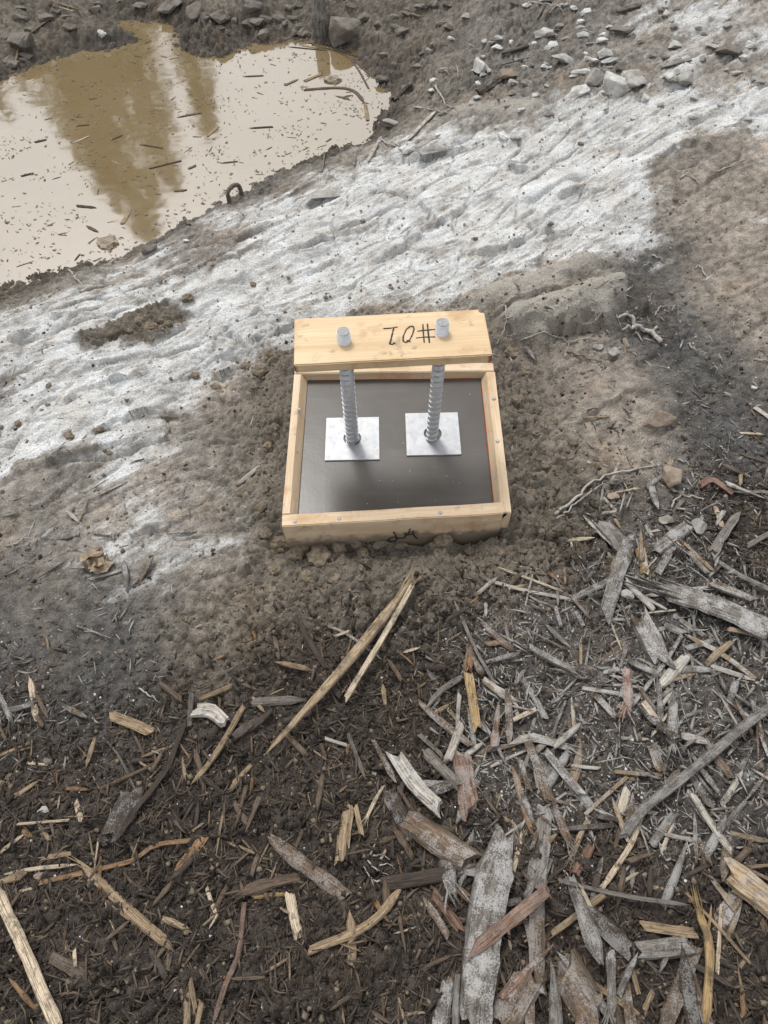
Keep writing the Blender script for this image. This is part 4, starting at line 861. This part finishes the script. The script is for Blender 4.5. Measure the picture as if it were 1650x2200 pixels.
for me in CHIPS:
    nv, nl, npol = len(me.vertices), len(me.loops), len(me.polygons); co = np.zeros(nv*3, np.float32); me.vertices.foreach_get('co', co); lv = np.zeros(nl, np.int32); me.loops.foreach_get('vertex_index', lv)
    ls = np.zeros(npol, np.int32); me.polygons.foreach_get('loop_start', ls); u_ = np.zeros(nl*2, np.float32); me.uv_layers[0].data.foreach_get('uv', u_); CD.append((co.reshape(-1, 3), lv, ls, u_.reshape(-1, 2)))
def scatter_chips(name, n, colr, dust, keep, seed, lo, hi, label, ylo=-1.45):
    R = random.Random(seed); sp_ = spots_world(n, keep, seed, ylo); V_, Lv, Ls, Uv = [], [], [], []; nv = nl = 0
    for i in range(n):
        p = sp_(R)
        if p is None: break
        co, lv, ls, u_ = R.choice(CD); L = lo+(hi-lo)*R.random()**2.6; W = L*R.choice((R.uniform(.04, .12), R.uniform(.12, .26)))
        q = np.array(Matrix.Rotation(R.gauss(math.pi/2, .8)+math.pi*R.randint(0, 1), 3, 'Z') @ Matrix.Rotation(R.uniform(-.3, .3), 3, 'Y') @ Matrix.Rotation(R.uniform(-.5, .5), 3, 'X'))
        V_.append((co*np.array([L, W, W*.7])) @ q.T+p+np.array([0, 0, W*.3+R.random()**3*.010])); Lv.append(lv+nv); Ls.append(ls+nl); Uv.append(u_+np.array([R.random()*5, R.random()*3])); nv += len(co); nl += len(lv)
    v = np.vstack(V_); lv = np.concatenate(Lv).astype(np.int32); ls = np.concatenate(Ls).astype(np.int32); me = bpy.data.meshes.new(name)
    me.vertices.add(len(v)); me.vertices.foreach_set('co', v.astype(np.float32).ravel()); me.loops.add(len(lv)); me.loops.foreach_set('vertex_index', lv); me.polygons.add(len(ls)); me.polygons.foreach_set('loop_start', ls)
    me.update(calc_edges=True); me.uv_layers.new(name='UVMap').data.foreach_set('uv', np.vstack(Uv).astype(np.float32).ravel())
    o = link(name, me, M['wood']); o['kind'] = 'stuff'; o['label'] = label; o.color = (*WC[colr][1], dust); return o
for i, (c, d_, n, kp, nm) in enumerate([('t', .05, 280, dark, 'tan_chips'), ('b', .05, 800, dark, 'brown_chips'), ('d', .05, 450, dark, 'dark_chips'), ('o', .0, 90, dark, 'orange_chips'), ('c', .0, 60, dark, 'cream_chips'),
                                        ('g', .55, 560, ashy, 'grey_chips'), ('p', .45, 330, ashy, 'pale_chips'), ('b', .35, 260, ashy, 'dusty_brown_chips'), ('t', .2, 150, ashy, 'dusty_tan_chips')]):
    scatter_chips(nm, n, c, d_, kp, 300+i, .014, .085 if kp is dark else .12, f'countless small {WC[c][0]} wood chips matted into the foreground')
scatter('fibre_litter', 15000, M['fibre'], spots_world(15000, dark, 1), sliver(.008, .055, .8), R, 'fine brown fibres and needles strewn over the dark humus')
scatter('bark_litter', 2500, M['crumb'], spots_world(2500, dark, 8), sliver(.012, .05, 1.2), R, 'dark bark scraps strewn over the humus')
scatter('frosted_litter', 6000, M['fibre2'], spots_world(6000, ashy, 2), sliver(.008, .055, .85), R, 'grey dusty fibres strewn over the right foreground')
scatter('dark_crumbs', 18000, M['crumb'], spots_world(18000, lambda x, y: np.maximum(dark(x, y), .6*ashy(x, y)), 3), crumb(.0018, .009), R, 'dark humus crumbs in the foreground')
scatter('soil_crumbs', 9000, M['clod'], spots_world(9000, brown, 4, -1.4, 1.2, -1.4, 1.6), crumb(.0016, .009), R, 'crumbs of brown soil round the box')
scatter('white_grit', 5200, M['ash'], spots_world(5200, lambda x, y: np.maximum(ashy(x, y)*(.3+.7*(perlin(x*5, y*5, 3) > .1)), .05*dark(x, y)), 5), crumb(.0010, .0045), R, 'white grit sprinkled among the wood splinters')
scatter('rock_grit', 4200, M['stone'], spots_world(4200, lambda x, y: np.clip(zz(x, y)[:, 5]*.5+.25*(zz(x, y)[:, 4] < .8), 0, 1)*off_box(x, y)*(bil(SDc, CX, CY, x, y) > .03), 6, -.9, 2.9, -1.9, 2.1), crumb(.0015, .008), R, 'loose grit on the frosted rock').color = (.22, .20, .175, .3)
PWx = np.array(PW)
def pud(n, seed):
    g = np.random.default_rng(seed); n_ = n*6; x = g.uniform(PWx[:, 0].min(), PWx[:, 0].max(), n_); y = g.uniform(PWx[:, 1].min(), PWx[:, 1].max(), n_); k = (bil(SDc, CX, CY, x, y) < -.03) & (g.random(n_) < .10+.9*(fbm(x*3, y*7, 71, 3) > .12)+.5*(bil(SDc, CX, CY, x, y) > -.12)); it_ = iter(np.stack([x[k], y[k], np.full(k.sum(), WATER+.001)], -1)[:n]); return lambda R: next(it_, None)
scatter('water_specks', 2600, M['speck'], pud(2600, 7), sliver(.004, .022, 1.8), R, 'tiny specks of bark floating on the puddle')

# ================================================================== conifers beyond the bank, seen mirrored in the puddle
def conifer(tipx, tipy, D, spread, label, seed, start=.12):
    R = random.Random(seed); wpt = on_plane(tipx, tipy, WATER); d_ = ray(tipx, tipy); r_ = np.array([d_[0], d_[1], -d_[2]]); r_ /= np.hypot(r_[0], r_[1]); tip = wpt+r_*D
    gz = H(tip[0], tip[1]); Ht = tip[2]-gz; root_ = empty('conifer_tree', (tip[0], tip[1], gz)); tag(root_, label, 'tree', 'conifers behind the puddle')
    n = 12; link('trunk', tube_mesh('trunk', [(.15*math.sin(i*.7)*.3, 0, Ht*i/n-.3*(i == 0)) for i in range(n+1)], [.16*(1-.93*i/n)*Ht/10 for i in range(n+1)], 8), M['bark'], root_)
    v, f = [], []
    for k in range(int(Ht*20)):
        z = Ht*(start+(1-start)*(k/(Ht*20))); rel = 1-z/Ht; L = spread*(rel**.8)*R.uniform(.55, 1.1)+.12; az = R.uniform(0, 6.28); ca_, sa_ = math.cos(az), math.sin(az)
        for q in range(max(6, int(L*15))):
            t = R.random()**.7*L; dw = R.gauss(0, .12+.12*t); zz_ = z-.30*t+.08*t*t+R.gauss(0, .09); c = Vector((ca_*t-sa_*dw, sa_*t+ca_*dw, zz_)); s_ = R.uniform(.09, .22); a_ = R.uniform(0, 6.28); e1 = Vector((math.cos(a_), math.sin(a_), R.uniform(-.7, .3)))*s_; e2 = Vector((-math.sin(a_), math.cos(a_), R.uniform(-.5, .5)))*s_*.5
            b0_ = len(v); v += [c-e1, c+e2, c+e1, c-e2]; f.append((b0_, b0_+1, b0_+2, b0_+3))
    link('crown', pymesh('crown', v, f), M['needles'], root_)
conifer(325, 522, 15, 3.0, 'tall conifer mirrored as the big brown shape in the puddle middle', 1)
conifer(235, 400, 17, 2.6, 'conifer mirrored just left of the tallest one in the puddle', 5)
conifer(372, 405, 18, 2.2, 'conifer mirrored just right of the tallest one in the puddle', 6)
conifer(452, 290, 16, 1.25, 'slim conifer mirrored as the narrow brown spike in the puddle', 2)
conifer(8, 250, 16, 1.0, 'conifer mirrored at the left edge of the puddle', 3)

# ================================================================== labels that single things out
LMK = [('formwork box', 850, 1150), ('huge cracked slab', 1030, 2000), ('long splintered pole', 740, 1450), ('thick pale corner stick', 65, 2050), ('long dark grey branch', 1480, 1665), ('yellow straw bundle', 1510, 2080), ('winding reddish root', 260, 1855),
       ('bright yellow chip', 1012, 1515), ('upright grey slab', 1318, 1255), ('shredded slab', 1540, 1312), ('pale frosted slab', 895, 1690), ('wide dark chip', 665, 1862), ('tan log end', 1600, 1910), ('frayed stalk', 270, 1945), ('crooked pinkish stick', 505, 2080),
       ('largest boulder', 1317, 185), ('tall pale stone', 1030, 140), ('muddy post', 686, 50), ('left bank boulder', 52, 102), ('long flat slab', 965, 318), ('tan upright stone', 1443, 1025), ('forked pale root', 1370, 710), ('steel loop', 506, 420), ('soil heap', 315, 700), ('withered leaf clump', 216, 1216), ('sodden leaf mat', 232, 522), ('surfacing mud lump', 715, 172)]
def direction(dx, dy):
    a_ = math.degrees(math.atan2(-dy, dx)) % 360
    return ['right of', 'behind and right of', 'behind', 'behind and left of', 'left of', 'in front and left of', 'in front of', 'in front and right of'][int(((a_+22.5) % 360)//45)]
groups = {}
for (o, c, noun, cat, grp, px, py) in REG:
    lm = min(LMK, key=lambda l: math.hypot(l[1]-px, l[2]-py)); d_ = math.hypot(lm[1]-px, lm[2]-py)
    groups.setdefault((c, noun, cat, lm[0], direction(px-lm[1], py-lm[2]), grp), []).append((d_, o))
ORD = ['nearest', 'second nearest', 'third nearest', 'fourth nearest', 'fifth nearest', 'sixth nearest', 'seventh nearest', 'eighth nearest', 'ninth nearest', 'tenth nearest', 'eleventh nearest', 'twelfth nearest', 'thirteenth nearest', 'fourteenth nearest', 'fifteenth nearest', 'farthest']
for (c, noun, cat, lm, dr, grp), L_ in groups.items():
    L_.sort(key=lambda t: t[0])
    wet_ = 'floating ' if cat == 'flotsam' else ''
    for i, (d_, o) in enumerate(L_):
        lab = f'{wet_}{c} {noun} {dr} the {lm}'+('' if len(L_) == 1 else f', {ORD[min(i, len(ORD)-1)]}')
        tag(o, lab, cat, grp)
